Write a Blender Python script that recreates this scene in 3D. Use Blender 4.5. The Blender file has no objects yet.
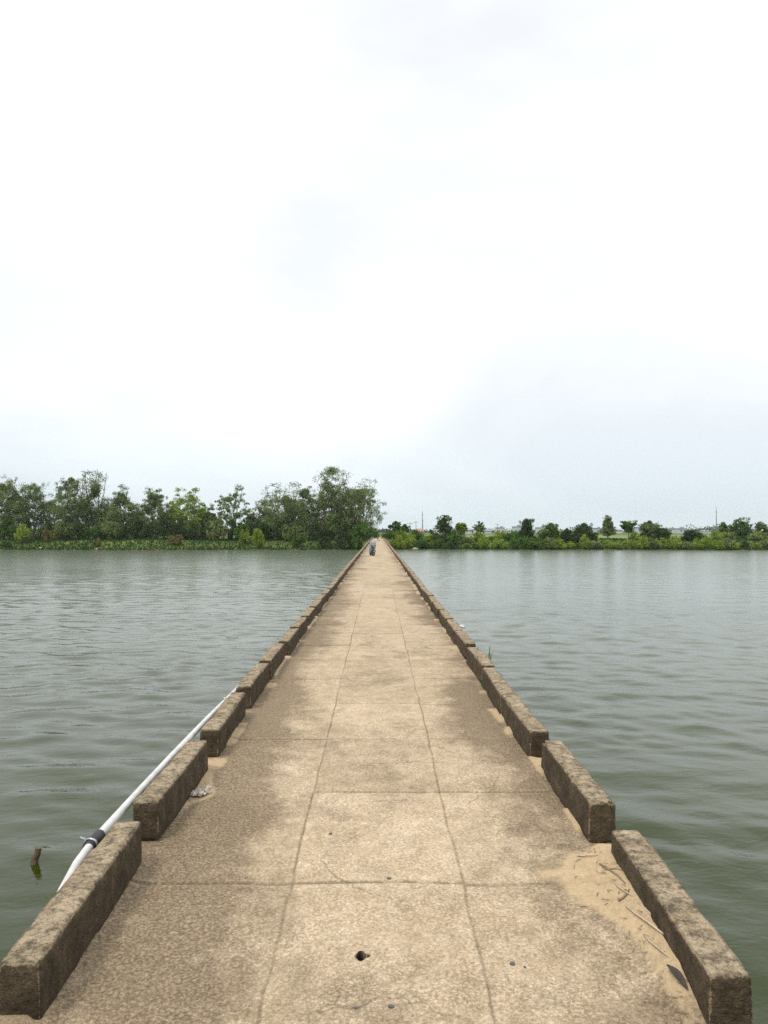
import bpy, bmesh, math, random
import numpy as np
from mathutils import Vector, Matrix, noise as mnoise

R = math.radians
sc = bpy.context.scene
COL = sc.collection

# ------------------------------------------------------------------ camera
WATER_Z = 0.0
DECK_Z = 2.2                 # top of the deck above the water
EYE = 1.6                    # eye above the deck
F = 768.0                    # focal length in pixels of a 768 x 1024 frame
cam_d = bpy.data.cameras.new('camera')
cam = bpy.data.objects.new('camera', cam_d)
COL.objects.link(cam)
cam_d.sensor_fit = 'VERTICAL'
cam_d.sensor_height = 36.0
cam_d.lens = 36.0 * F / 1024.0
cam_d.clip_start = 0.05
cam_d.clip_end = 12000.0
cam.location = (0.0, 0.0, DECK_Z + EYE)
cam.rotation_euler = (R(90) + math.atan(18.5 / F), 0.0, -math.atan(6.0 / F))
sc.camera = cam

# ------------------------------------------------------------------ sky, sun, exposure
SUN_EL, SUN_AZ = 58.0, -138.0        # azimuth measured from +Y towards +X: the sun stands to the left, a little behind
world = bpy.data.worlds.new('World')
sc.world = world
world.use_nodes = True
wn = world.node_tree
wn.nodes.clear()
W_ = wn.nodes.new
wout = W_('ShaderNodeOutputWorld')
wbg = W_('ShaderNodeBackground')
wbg.inputs['Strength'].default_value = 0.1
sky = W_('ShaderNodeTexSky')
sky.sky_type = 'NISHITA'
sky.sun_disc = False
sky.sun_elevation = R(SUN_EL)
sky.sun_rotation = R(SUN_AZ)
sky.air_density = 1.0
sky.dust_density = 3.0
tc = W_('ShaderNodeTexCoord')
sep = W_('ShaderNodeSeparateXYZ')
wn.links.new(tc.outputs['Generated'], sep.inputs[0])
ramp = W_('ShaderNodeValToRGB')       # overcast: brighter overhead, blue grey towards the horizon
e = ramp.color_ramp.elements
e[0].position = 0.0; e[0].color = (0.695, 0.77, 0.81, 1)
e[1].position = 0.95; e[1].color = (1.50, 1.50, 1.51, 1)
x = e.new(0.06); x.color = (0.79, 0.85, 0.88, 1)
x = e.new(0.16); x.color = (0.88, 0.905, 0.92, 1)
x = e.new(0.32); x.color = (0.93, 0.94, 0.95, 1)
x = e.new(0.58); x.color = (0.93, 0.935, 0.942, 1)
wn.links.new(sep.outputs['Z'], ramp.inputs['Fac'])
mp = W_('ShaderNodeMapping')
mp.inputs['Scale'].default_value = (1.0, 1.0, 2.6)
mp.inputs['Rotation'].default_value = (0.0, R(12), R(140))
wn.links.new(tc.outputs['Generated'], mp.inputs['Vector'])
nz = W_('ShaderNodeTexNoise')
nz.inputs['Scale'].default_value = 1.5
nz.inputs['Detail'].default_value = 5.0
nz.inputs['Roughness'].default_value = 0.5
nz.inputs['Distortion'].default_value = 0.4
wn.links.new(mp.outputs[0], nz.inputs['Vector'])
cr = W_('ShaderNodeValToRGB')
c = cr.color_ramp.elements
c[0].position = 0.36; c[0].color = (0.84, 0.865, 0.89, 1)
c[1].position = 0.60; c[1].color = (1.05, 1.05, 1.05, 1)
wn.links.new(nz.outputs['Fac'], cr.inputs['Fac'])
mul = W_('ShaderNodeMixRGB'); mul.blend_type = 'MULTIPLY'; mul.inputs['Fac'].default_value = 1.0
wn.links.new(ramp.outputs['Color'], mul.inputs['Color1'])
wn.links.new(cr.outputs['Color'], mul.inputs['Color2'])
ten = W_('ShaderNodeMixRGB'); ten.blend_type = 'MULTIPLY'; ten.inputs['Fac'].default_value = 1.0
ten.inputs['Color2'].default_value = (10, 10, 10, 1)
wn.links.new(mul.outputs['Color'], ten.inputs['Color1'])
cov = W_('ShaderNodeMixRGB'); cov.inputs['Fac'].default_value = 0.94     # cloud cover over the clear sky
wn.links.new(sky.outputs['Color'], cov.inputs['Color1'])
wn.links.new(ten.outputs['Color'], cov.inputs['Color2'])
wn.links.new(cov.outputs['Color'], wbg.inputs['Color'])
wn.links.new(wbg.outputs[0], wout.inputs['Surface'])

sun_d = bpy.data.lights.new('sun', 'SUN')
sun_d.energy = 1.5
sun_d.angle = R(14)
sun_d.color = (1.0, 0.94, 0.84)
sun = bpy.data.objects.new('sun', sun_d)
COL.objects.link(sun)
sd = Vector((math.sin(R(SUN_AZ)) * math.cos(R(SUN_EL)), math.cos(R(SUN_AZ)) * math.cos(R(SUN_EL)), math.sin(R(SUN_EL))))
sun.rotation_euler = sd.to_track_quat('Z', 'Y').to_euler()
sun.location = (-20, -10, 60)

vs = sc.view_settings
vs.view_transform = 'Standard'; vs.look = 'None'; vs.gamma = 1.0; vs.use_curve_mapping = False
vs.exposure = 0.30
sc.render.engine = 'CYCLES'
sc.cycles.use_denoising = False
sc.cycles.denoising_prefilter = 'NONE'
sc.cycles.max_bounces = 8
sc.cycles.volume_bounces = 1

# ------------------------------------------------------------------ helpers
def tag(o, label=None, cat=None, group=None, kind=None):
    if label: o['label'] = label
    if cat: o['category'] = cat
    if group: o['group'] = group
    if kind: o['kind'] = kind
    return o

def empty(name, loc, label, cat, group=None, rz=0.0):
    o = bpy.data.objects.new(name, None)
    o.empty_display_size = 0.2
    COL.objects.link(o)
    o.location = loc
    o.rotation_euler = (0, 0, rz)
    return tag(o, label, cat, group)

def link(name, me, parent=None, loc=None):
    o = bpy.data.objects.new(name, me)
    COL.objects.link(o)
    if parent: o.parent = parent
    if loc is not None: o.location = loc
    return o

def mesh_np(name, V, Fq, mat, smooth=False, attrs=None):
    """V (n,3); Fq (m,k) int array with constant k."""
    me = bpy.data.meshes.new(name)
    V = np.asarray(V, dtype=np.float32); Fq = np.asarray(Fq, dtype=np.int32)
    m, k = Fq.shape
    me.vertices.add(len(V)); me.vertices.foreach_set('co', V.ravel())
    me.loops.add(m * k); me.loops.foreach_set('vertex_index', Fq.ravel())
    me.polygons.add(m)
    me.polygons.foreach_set('loop_start', np.arange(0, m * k, k, dtype=np.int32))
    me.polygons.foreach_set('use_smooth', np.full(m, smooth, dtype=bool))
    for an, arr in (attrs or {}).items():
        a = me.attributes.new(an, 'FLOAT', 'POINT')
        a.data.foreach_set('value', np.asarray(arr, dtype=np.float32).ravel())
    me.update(calc_edges=True)
    me.validate()
    if mat: me.materials.append(mat)
    return me

class MB:
    def __init__(s): s.v = []; s.f = []
    def add(s, V, Fs):
        b = len(s.v); s.v += [tuple(p) for p in V]; s.f += [tuple(i + b for i in f) for f in Fs]; return s
    def box(s, c, d, M=None):
        V = [Vector((sx * d[0] / 2, sy * d[1] / 2, sz * d[2] / 2)) for sz in (-1, 1) for sy in (-1, 1) for sx in (-1, 1)]
        if M is not None: V = [M @ v for v in V]
        V = [v + Vector(c) for v in V]
        return s.add(V, [(0, 2, 3, 1), (4, 5, 7, 6), (0, 1, 5, 4), (2, 6, 7, 3), (0, 4, 6, 2), (1, 3, 7, 5)])
    def tube(s, pts, rad, n=8, caps=True, closed=False):
        pts = [Vector(p) for p in pts]
        if not hasattr(rad, '__len__'): rad = [rad] * len(pts)
        V = []; N = len(pts); up = None
        for i, p in enumerate(pts):
            if closed: t = pts[(i + 1) % N] - pts[i - 1]
            else: t = pts[min(i + 1, N - 1)] - pts[max(i - 1, 0)]
            t.normalize()
            if up is None:
                up = Vector((0, 0, 1)) if abs(t.z) < 0.9 else Vector((1, 0, 0))
            a = t.cross(up)
            if a.length < 1e-4: a = t.cross(Vector((0, 1, 0.1)))
            a.normalize(); b = t.cross(a); up = b.cross(t) if False else up
            for k in range(n):
                w = 2 * math.pi * k / n
                V.append(p + (a * math.cos(w) + b * math.sin(w)) * rad[i])
        Fs = []
        for i in range(N if closed else N - 1):
            j = (i + 1) % N
            for k in range(n):
                k2 = (k + 1) % n
                Fs.append((i * n + k, i * n + k2, j * n + k2, j * n + k))
        if caps and not closed:
            Fs.append(tuple(range(n - 1, -1, -1))); Fs.append(tuple((N - 1) * n + k for k in range(n)))
        return s.add(V, Fs)
    def mesh(s, name, mat, smooth=False):
        me = bpy.data.meshes.new(name)
        me.from_pydata(s.v, [], s.f)
        me.update()
        bm = bmesh.new(); bm.from_mesh(me); bmesh.ops.recalc_face_normals(bm, faces=bm.faces); bm.to_mesh(me); bm.free()
        if smooth: me.polygons.foreach_set('use_smooth', [True] * len(me.polygons))
        if mat: me.materials.append(mat)
        return me
    def build(s, name, mat, parent=None, loc=None, smooth=False):
        return link(name, s.mesh(name, mat, smooth), parent, loc)

def vnoise(x, y, seed=0):
    """smooth value noise in 0..1, vectorised"""
    x = np.asarray(x, dtype=np.float64); y = np.asarray(y, dtype=np.float64)
    xi = np.floor(x).astype(np.int64); yi = np.floor(y).astype(np.int64)
    fx = x - xi; fy = y - yi
    fx = fx * fx * (3 - 2 * fx); fy = fy * fy * (3 - 2 * fy)
    def h(a, b):
        n = (a * 374761393 + b * 668265263 + seed * 1274126177) & 0x7fffffff
        n = ((n ^ (n >> 13)) * 1274126177) & 0x7fffffff
        n = (n ^ (n >> 16)) & 0xffff
        return n / 65535.0
    return (h(xi, yi) * (1 - fx) + h(xi + 1, yi) * fx) * (1 - fy) + (h(xi, yi + 1) * (1 - fx) + h(xi + 1, yi + 1) * fx) * fy

def fbm(x, y, seed=0, oct=4):
    t = 0.0; a = 0.5; s = 0.0
    for i in range(oct):
        t = t + a * vnoise(np.asarray(x) * 2 ** i + 17.3 * i, np.asarray(y) * 2 ** i - 9.1 * i, seed + i); s += a; a *= 0.5
    return t / s

def sstep(a, b, x):
    t = np.clip((np.asarray(x, dtype=np.float64) - a) / (b - a), 0, 1)
    return t * t * (3 - 2 * t)

def grid_faces(nx, ny):
    i = np.arange(nx - 1)[None, :] + np.arange(ny - 1)[:, None] * nx
    i = i.ravel()
    return np.stack([i, i + 1, i + 1 + nx, i + nx], 1)

def X_at(px, d): return (px - 378.0) / F * d          # metres to the side of the bridge line for a sight line
def Z_at(py, d): return DECK_Z + EYE - (py - 530.5) / F * d

# ---- materials
def new_mat(name):
    m = bpy.data.materials.new(name); m.use_nodes = True
    nt = m.node_tree
    return m, nt, nt.nodes['Principled BSDF'], nt.nodes['Material Output']

class NT:
    def __init__(s, nt): s.nt = nt
    def n(s, t, **kw):
        o = s.nt.nodes.new(t)
        for k, v in kw.items(): setattr(o, k, v)
        return o
    def l(s, a, b): s.nt.links.new(a, b)
    def noise(s, vec, scale, detail=3, rough=0.55, dist=0.0):
        o = s.n('ShaderNodeTexNoise'); o.inputs['Scale'].default_value = scale; o.inputs['Detail'].default_value = detail
        o.inputs['Roughness'].default_value = rough; o.inputs['Distortion'].default_value = dist
        if vec is not None: s.l(vec, o.inputs['Vector'])
        return o.outputs['Fac']
    def ramp(s, fac, stops):
        o = s.n('ShaderNodeValToRGB'); el = o.color_ramp.elements
        for i, (p, cc) in enumerate(stops):
            if not hasattr(cc, '__len__'): cc = (cc, cc, cc)
            q = el[i] if i < 2 else el.new(p)
            q.position = p; q.color = (*cc, 1)
        s.l(fac, o.inputs['Fac']); return o.outputs['Color']
    def mix(s, fac, a, b, mode='MIX'):
        o = s.n('ShaderNodeMixRGB'); o.blend_type = mode
        for sock, v in ((o.inputs['Fac'], fac), (o.inputs['Color1'], a), (o.inputs['Color2'], b)):
            if hasattr(v, 'is_output'): s.l(v, sock)
            elif hasattr(v, '__len__'): sock.default_value = (*v, 1)
            else: sock.default_value = v if sock.type == 'VALUE' else (v, v, v, 1)
        return o.outputs['Color']
    def math(s, op, a, b=0.0, clamp=False):
        o = s.n('ShaderNodeMath'); o.operation = op; o.use_clamp = clamp
        for sock, v in ((o.inputs[0], a), (o.inputs[1], b)):
            if hasattr(v, 'is_output'): s.l(v, sock)
            else: sock.default_value = v
        return o.outputs[0]
    def attr(s, name):
        o = s.n('ShaderNodeAttribute'); o.attribute_name = name; return o.outputs['Fac']
    def pos(s): return s.n('ShaderNodeNewGeometry').outputs['Position']
    def obj(s): return s.n('ShaderNodeTexCoord').outputs['Object']
    def mapv(s, vec, scale=(1, 1, 1), rot=(0, 0, 0)):
        o = s.n('ShaderNodeMapping'); o.inputs['Scale'].default_value = scale; o.inputs['Rotation'].default_value = rot
        s.l(vec, o.inputs['Vector']); return o.outputs[0]
    def bump(s, h, strength, dist, prev=None):
        o = s.n('ShaderNodeBump'); o.inputs['Strength'].default_value = strength; o.inputs['Distance'].default_value = dist
        s.l(h, o.inputs['Height'])
        if prev is not None: s.l(prev, o.inputs['Normal'])
        return o.outputs[0]

def plain(name, col, rough=0.6, metal=0.0, var=0.12, scale=6.0, bump=0.0):
    m, nt, p, out = new_mat(name); t = NT(nt)
    v = t.noise(t.obj(), scale, 4, 0.6)
    cc = t.ramp(v, [(0.3, tuple(a * (1 - var) for a in col)), (0.7, tuple(min(1, a * (1 + var)) for a in col))])
    t.l(cc, p.inputs['Base Color'])
    p.inputs['Roughness'].default_value = rough; p.inputs['Metallic'].default_value = metal
    if bump: t.l(t.bump(t.noise(t.obj(), scale * 6, 4), 0.6, bump), p.inputs['Normal'])
    return m

def deck_material():
    m, nt, p, out = new_mat('worn_concrete_deck'); t = NT(nt)
    P = t.pos()
    big = t.noise(P, 1.1, 4, 0.6)
    med = t.noise(t.mapv(P, (1, 0.75, 1)), 6.5, 9, 0.72)
    spot = t.noise(P, 70.0, 5, 0.80)
    fine = t.noise(P, 150.0, 3, 0.75)
    pale = (0.51, 0.41, 0.27); tan = (0.33, 0.250, 0.150); brown = (0.095, 0.069, 0.040)
    base = t.mix(t.ramp(big, [(0.36, 0.0), (0.66, 1.0)]), tan, pale)
    mid = t.noise(t.mapv(P, (1, 0.8, 1)), 11.0, 7, 0.72)
    base = t.mix(t.ramp(mid, [(0.45, 0.0), (0.64, 0.85)]), base, (0.66, 0.555, 0.40))
    base = t.mix(t.ramp(t.noise(P, 4.3, 6, 0.7), [(0.32, 0.60), (0.54, 0.0)]), base, (0.20, 0.148, 0.094))
    sp = t.ramp(spot, [(0.44, 0.0), (0.64, 1.0)])
    base = t.mix(t.math('MULTIPLY', sp, t.ramp(t.noise(P, 3.1, 4, 0.6), [(0.35, 0.35), (0.65, 0.9)])), t.mix(0.50, base, (0.27, 0.20, 0.125)), (0.66, 0.55, 0.405))
    # damp, dirty ground towards the kerbs and in blotches
    dk = t.math('ADD', t.attr('dirt'), t.math('MULTIPLY', t.math('SUBTRACT', med, 0.5), 2.1))
    dkf = t.ramp(dk, [(0.12, 0.0), (0.80, 1.0)])
    base = t.mix(t.math('MULTIPLY', dkf, 0.78), base, t.mix(sp, brown, (0.30, 0.225, 0.142)))
    for sc_, lo_, hi_ in ((62.0, 0.90, 1.11), (120.0, 0.86, 1.16)):
        gr = t.n('ShaderNodeTexVoronoi'); gr.inputs['Scale'].default_value = sc_; gr.inputs['Randomness'].default_value = 1.0; t.l(P, gr.inputs['Vector'])
        gs = t.n('ShaderNodeSeparateColor'); t.l(gr.outputs['Color'], gs.inputs[0])
        base = t.mix(1.0, base, t.ramp(gs.outputs[1], [(0.05, lo_), (0.95, hi_)]), 'MULTIPLY')
    f = t.ramp(fine, [(0.30, (0.66, 0.64, 0.62)), (0.66, (1.16, 1.16, 1.16))])
    base = t.mix(0.8, base, f, 'MULTIPLY')
    vor = t.n('ShaderNodeTexVoronoi'); vor.inputs['Scale'].default_value = 21.0; t.l(P, vor.inputs['Vector'])
    chip = t.ramp(vor.outputs['Distance'], [(0.06, 1.0), (0.10, 0.0)])
    pick = t.ramp(t.n('ShaderNodeSeparateColor').outputs[0], [(0, 0), (1, 1)]) if False else None
    rs = t.n('ShaderNodeSeparateColor'); t.l(vor.outputs['Color'], rs.inputs[0])
    sel = t.ramp(rs.outputs[0], [(0.86, 0.0), (0.87, 1.0)])
    base = t.mix(t.math('MULTIPLY', t.math('MULTIPLY', chip, sel), 0.8), base, (0.07, 0.075, 0.085))
    # joints full of dirt, with pale broken lips
    lip = t.attr('lip')
    base = t.mix(t.math('MULTIPLY', lip, t.ramp(med, [(0.42, 0.0), (0.62, 0.8)])), base, (0.50, 0.40, 0.28))
    slab = t.attr('slab')
    base = t.mix(1.0, base, t.ramp(slab, [(0.0, (0.91, 0.90, 0.89)), (1.0, (1.07, 1.07, 1.07))]), 'MULTIPLY')
    wv = t.n('ShaderNodeVectorMath'); wv.operation = 'ADD'; t.l(P, wv.inputs[0])
    wn_ = t.n('ShaderNodeTexNoise'); wn_.inputs['Scale'].default_value = 3.0; wn_.inputs['Detail'].default_value = 5; t.l(P, wn_.inputs['Vector'])
    wsc = t.n('ShaderNodeVectorMath'); wsc.operation = 'SCALE'; wsc.inputs['Scale'].default_value = 0.35; t.l(wn_.outputs['Color'], wsc.inputs[0]); t.l(wsc.outputs[0], wv.inputs[1])
    v2 = t.n('ShaderNodeTexVoronoi'); v2.feature = 'DISTANCE_TO_EDGE'; v2.inputs['Scale'].default_value = 1.15; t.l(wv.outputs[0], v2.inputs['Vector'])
    crack = t.math('MULTIPLY', t.ramp(v2.outputs['Distance'], [(0.0, 1.0), (0.008, 0.0)]), t.ramp(t.noise(P, 0.9, 2, 0.5), [(0.52, 0.0), (0.60, 0.7)]))
    base = t.mix(crack, base, (0.10, 0.072, 0.044))
    jo = t.attr('joint')
    base = t.mix(t.math('MULTIPLY', t.math('MULTIPLY', jo, 0.85), t.ramp(t.noise(P, 14.0, 4, 0.7), [(0.38, 0.50), (0.55, 1.0)])), base, (0.085, 0.060, 0.036))
    # blown sand
    sn = t.attr('sand')
    sandc = t.mix(t.ramp(t.noise(P, 55, 4, 0.7), [(0.3, 0.0), (0.7, 1.0)]), (0.41, 0.300, 0.172), (0.55, 0.42, 0.26))
    sandc = t.mix(t.ramp(t.noise(P, 13, 6, 0.75), [(0.50, 0.0), (0.68, 0.6)]), sandc, (0.27, 0.20, 0.125))
    snf = t.ramp(t.math('ADD', sn, t.math('MULTIPLY', t.math('SUBTRACT', t.noise(P, 16.0, 6, 0.7), 0.5), 1.0)), [(0.25, 0.0), (0.85, 1.0)])
    base = t.mix(t.math('MULTIPLY', snf, 0.80), base, sandc)
    base = t.mix(t.attr('hole'), base, (0.020, 0.015, 0.010))  # inside of the hole near black, its shade put into the colour
    t.l(base, p.inputs['Base Color'])
    p.inputs['Roughness'].default_value = 0.92
    p.inputs['Specular IOR Level'].default_value = 0.25
    b1 = t.bump(spot, 0.5, 0.006)
    t.l(t.bump(fine, 0.5, 0.003, b1), p.inputs['Normal'])
    return m

def kerb_material():
    m, nt, p, out = new_mat('weathered_shaded_kerb'); t = NT(nt)
    P = t.pos()
    med = t.noise(P, 9.0, 5, 0.65)
    spot = t.noise(P, 42.0, 4, 0.7)
    fine = t.noise(P, 130.0, 3, 0.7)
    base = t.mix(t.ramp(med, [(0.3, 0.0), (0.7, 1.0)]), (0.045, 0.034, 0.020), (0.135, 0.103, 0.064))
    # pale, dusty tops over dark sides: lit and shaded faces painted in
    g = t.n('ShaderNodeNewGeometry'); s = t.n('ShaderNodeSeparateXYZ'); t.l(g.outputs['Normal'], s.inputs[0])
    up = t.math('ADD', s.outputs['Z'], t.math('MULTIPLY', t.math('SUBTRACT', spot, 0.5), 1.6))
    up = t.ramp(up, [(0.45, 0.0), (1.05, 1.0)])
    dusty_lit_top = t.mix(t.ramp(med, [(0.35, 0.0), (0.65, 1.0)]), (0.29, 0.228, 0.148), (0.48, 0.385, 0.262))
    base = t.mix(up, base, dusty_lit_top)
    lich = t.ramp(t.noise(P, 19.0, 7, 0.8), [(0.47, 0.0), (0.60, 1.0)])
    base = t.mix(t.math('MULTIPLY', lich, 0.75), base, (0.046, 0.036, 0.023))
    # worn arrises
    wear = t.ramp(t.math('ADD', t.attr('edge'), t.math('MULTIPLY', t.math('SUBTRACT', t.noise(P, 15.0, 5, 0.7), 0.5), 2.6)), [(0.80, 0.0), (1.25, 1.0)])
    base = t.mix(t.math('MULTIPLY', wear, 0.6), base, (0.36, 0.275, 0.175))
    base = t.mix(0.8, base, t.ramp(fine, [(0.3, (0.62, 0.62, 0.6)), (0.68, (1.2, 1.2, 1.2))]), 'MULTIPLY')
    t.l(base, p.inputs['Base Color'])
    p.inputs['Roughness'].default_value = 0.95; p.inputs['Specular IOR Level'].default_value = 0.2
    b1 = t.bump(spot, 1.0, 0.020)
    t.l(t.bump(fine, 0.6, 0.004, b1), p.inputs['Normal'])
    return m

def water_material():
    m, nt, p, out = new_mat('green_river_water'); t = NT(nt)
    P = t.pos()
    water_noise = t.noise(P, 0.05, 3, 0.5)
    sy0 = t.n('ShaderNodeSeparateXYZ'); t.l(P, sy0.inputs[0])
    near = t.mix(t.ramp(water_noise, [(0.35, 0.0), (0.65, 1.0)]), (0.019, 0.030, 0.0006), (0.028, 0.039, 0.002))
    far_sheen = t.ramp(t.math('ADD', t.math('MULTIPLY', sy0.outputs['Y'], 0.011), t.math('MULTIPLY', t.math('SUBTRACT', water_noise, 0.5), 0.5)), [(0.08, 0.0), (0.62, 1.0)])
    t.l(t.mix(far_sheen, near, (0.088, 0.112, 0.072)), p.inputs['Base Color'])      # far water paled: sky reflection painted into the base colour
    p.inputs['IOR'].default_value = 1.36
    sy_ = t.n('ShaderNodeSeparateXYZ'); t.l(P, sy_.inputs[0])
    mr = t.n('ShaderNodeMapRange'); mr.inputs['From Min'].default_value = 12.0; mr.inputs['From Max'].default_value = 85.0
    mr.inputs['To Min'].default_value = 0.07; mr.inputs['To Max'].default_value = 0.20      # open water is ruffled by the breeze
    t.l(sy_.outputs['Y'], mr.inputs['Value']); t.l(mr.outputs[0], p.inputs['Roughness'])
    a = t.noise(t.mapv(P, (0.8, 1.3, 1), (0, 0, R(8))), 2.6, 4, 0.55, 0.5)
    b = t.noise(t.mapv(P, (1.0, 1.9, 1), (0, 0, R(-20))), 5.0, 3, 0.5, 0.3)
    gust = t.ramp(t.noise(t.mapv(P, (0.5, 1.6, 1)), 0.05, 3, 0.5), [(0.35, 0.45), (0.65, 1.0)])
    n1 = t.bump(t.math('MULTIPLY', a, gust), 1.0, 0.016)
    t.l(t.bump(t.math('MULTIPLY', b, gust), 1.0, 0.007, n1), p.inputs['Normal'])
    return m

def ground_material():
    m, nt, p, out = new_mat('grassy_ground'); t = NT(nt)
    P = t.pos()
    n1 = t.noise(P, 0.10, 5, 0.6); n2 = t.noise(P, 1.3, 5, 0.7)
    gcol = t.mix(t.ramp(n1, [(0.35, 0.0), (0.65, 1.0)]), (0.050, 0.088, 0.020), (0.120, 0.165, 0.042))
    gcol = t.mix(0.7, gcol, t.ramp(n2, [(0.3, 0.55), (0.7, 1.25)]), 'MULTIPLY')
    s = t.n('ShaderNodeSeparateXYZ'); t.l(P, s.inputs[0])
    h = t.math('ADD', s.outputs['Z'], t.math('MULTIPLY', t.math('SUBTRACT', n2, 0.5), 0.8))
    mud = t.ramp(h, [(0.28, 1.0), (0.50, 0.0)])
    col = t.mix(mud, gcol, t.mix(n2, (0.060, 0.050, 0.028), (0.15, 0.115, 0.07)))
    t.l(col, p.inputs['Base Color']); p.inputs['Roughness'].default_value = 0.95
    p.inputs['Specular IOR Level'].default_value = 0.2
    t.l(t.bump(n2, 0.8, 0.25), p.inputs['Normal'])
    return m

def leaf_material(name, dark, light, warm=(0.16, 0.15, 0.05), trans=0.45):
    m, nt, p, out = new_mat(name); t = NT(nt)
    tint = t.attr('tint')
    oi = t.n('ShaderNodeObjectInfo').outputs['Random']
    col = t.mix(t.ramp(tint, [(0.05, 0.0), (0.85, 1.0)]), dark, light)
    col = t.mix(t.ramp(tint, [(0.90, 0.0), (1.0, 0.5)]), col, warm)
    col = t.mix(0.35, col, t.ramp(oi, [(0.0, (0.80, 0.84, 0.9)), (1.0, (1.2, 1.14, 0.9))]), 'MULTIPLY')
    t.l(col, p.inputs['Base Color']); p.inputs['Roughness'].default_value = 0.6; p.inputs['Specular IOR Level'].default_value = 0.25
    tr = t.n('ShaderNodeBsdfTranslucent'); t.l(col, tr.inputs['Color'])
    ms = t.n('ShaderNodeMixShader'); ms.inputs[0].default_value = trans
    t.l(p.outputs[0], ms.inputs[1]); t.l(tr.outputs[0], ms.inputs[2]); t.l(ms.outputs[0], out.inputs['Surface'])
    return m

M = dict(
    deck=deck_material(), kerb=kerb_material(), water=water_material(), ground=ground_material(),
    pier=plain('grey_pier_concrete', (0.22, 0.19, 0.15), 0.9, 0, 0.25, 2.0, 0.01),
    path=plain('pale_sandy_path', (0.48, 0.38, 0.26), 0.95, 0, 0.15, 1.5, 0.02),
    bark=plain('grey_brown_bark', (0.11, 0.085, 0.06), 0.95, 0, 0.3, 3.0, 0.03),
    pvc=plain('white_plastic_pipe', (0.56, 0.56, 0.54), 0.5, 0, 0.2, 9.0),
    rubber=plain('black_rubber', (0.022, 0.022, 0.024), 0.6, 0, 0.2, 20.0),
    steel=plain('dull_steel', (0.42, 0.43, 0.44), 0.35, 0.8, 0.1, 20.0),
    teal=plain('teal_paint', (0.08, 0.29, 0.28), 0.3, 0, 0.08, 8.0),
    greyp=plain('grey_plastic', (0.33, 0.36, 0.39), 0.5, 0, 0.1, 14.0),
    lightp=plain('pale_grey_plastic', (0.50, 0.52, 0.54), 0.5, 0, 0.1, 14.0),
    darkp=plain('dark_plastic', (0.05, 0.055, 0.06), 0.5, 0, 0.1, 14.0),
    lens=plain('clear_lamp_lens', (0.75, 0.77, 0.78), 0.1, 0, 0.05, 20.0),
    paper=plain('dirty_white_paper', (0.46, 0.41, 0.35), 0.8, 0, 0.2, 24.0),
    straw=plain('bleached_twig', (0.46, 0.38, 0.28), 0.85, 0, 0.3, 30.0),
    straw2=plain('brown_twig', (0.20, 0.145, 0.09), 0.85, 0, 0.3, 30.0),
    dleaf=plain('dry_dark_leaf', (0.045, 0.036, 0.032), 0.75, 0, 0.3, 40.0),
    stone=plain('blue_grey_stone', (0.085, 0.09, 0.10), 0.8, 0, 0.25, 40.0),
    wood=plain('wet_wood', (0.10, 0.068, 0.036), 0.7, 0, 0.4, 18.0, 0.006),
    white=plain('white_plaster', (0.48, 0.48, 0.47), 0.85, 0, 0.08, 0.6),
    cream=plain('cream_plaster', (0.55, 0.48, 0.38), 0.85, 0, 0.08, 0.6),
    blueg=plain('blue_grey_plaster', (0.40, 0.46, 0.52), 0.85, 0, 0.08, 0.6),
    tile=plain('red_roof_tile', (0.30, 0.165, 0.12), 0.85, 0, 0.2, 2.0),
    slate=plain('grey_roof_sheet', (0.26, 0.28, 0.30), 0.7, 0, 0.15, 2.0),
    glass=plain('dark_window_glass', (0.05, 0.06, 0.07), 0.1, 0, 0.1, 2.0),
    pole=plain('grey_pole_concrete', (0.24, 0.25, 0.26), 0.85, 0, 0.1, 2.0),
    rock=plain('pale_shore_rock', (0.30, 0.27, 0.22), 0.9, 0, 0.25, 3.0, 0.03),
    leaf_grey=leaf_material('grey_green_leaves', (0.050, 0.085, 0.022), (0.280, 0.350, 0.120)),
    leaf_deep=leaf_material('deep_green_leaves', (0.034, 0.085, 0.011), (0.125, 0.245, 0.030)),
    leaf_dark=leaf_material('dark_evergreen_leaves', (0.024, 0.050, 0.015), (0.085, 0.140, 0.034)),
    leaf_fresh=leaf_material('fresh_green_leaves', (0.095, 0.170, 0.012), (0.320, 0.420, 0.050)),
    leaf_gold=leaf_material('yellowing_leaves', (0.11, 0.105, 0.03), (0.27, 0.23, 0.08)),
    grass=leaf_material('bank_grass_blades', (0.018, 0.052, 0.005), (0.050, 0.108, 0.012), (0.10, 0.12, 0.03)),
    far=leaf_material('far_wood_leaves', (0.030, 0.050, 0.022), (0.070, 0.095, 0.040)),
)

# ------------------------------------------------------------------ ground and water
def bank_y(x):
    """the far water line; it wanders a little"""
    x = np.asarray(x, dtype=np.float64)
    y = 150.0 + 2.4 * np.sin(x * 0.045 + 0.6) + 1.3 * np.sin(x * 0.17) + 1.6 * (fbm(x * 0.09, 3.3, 5) - 0.5)
    return y

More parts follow.
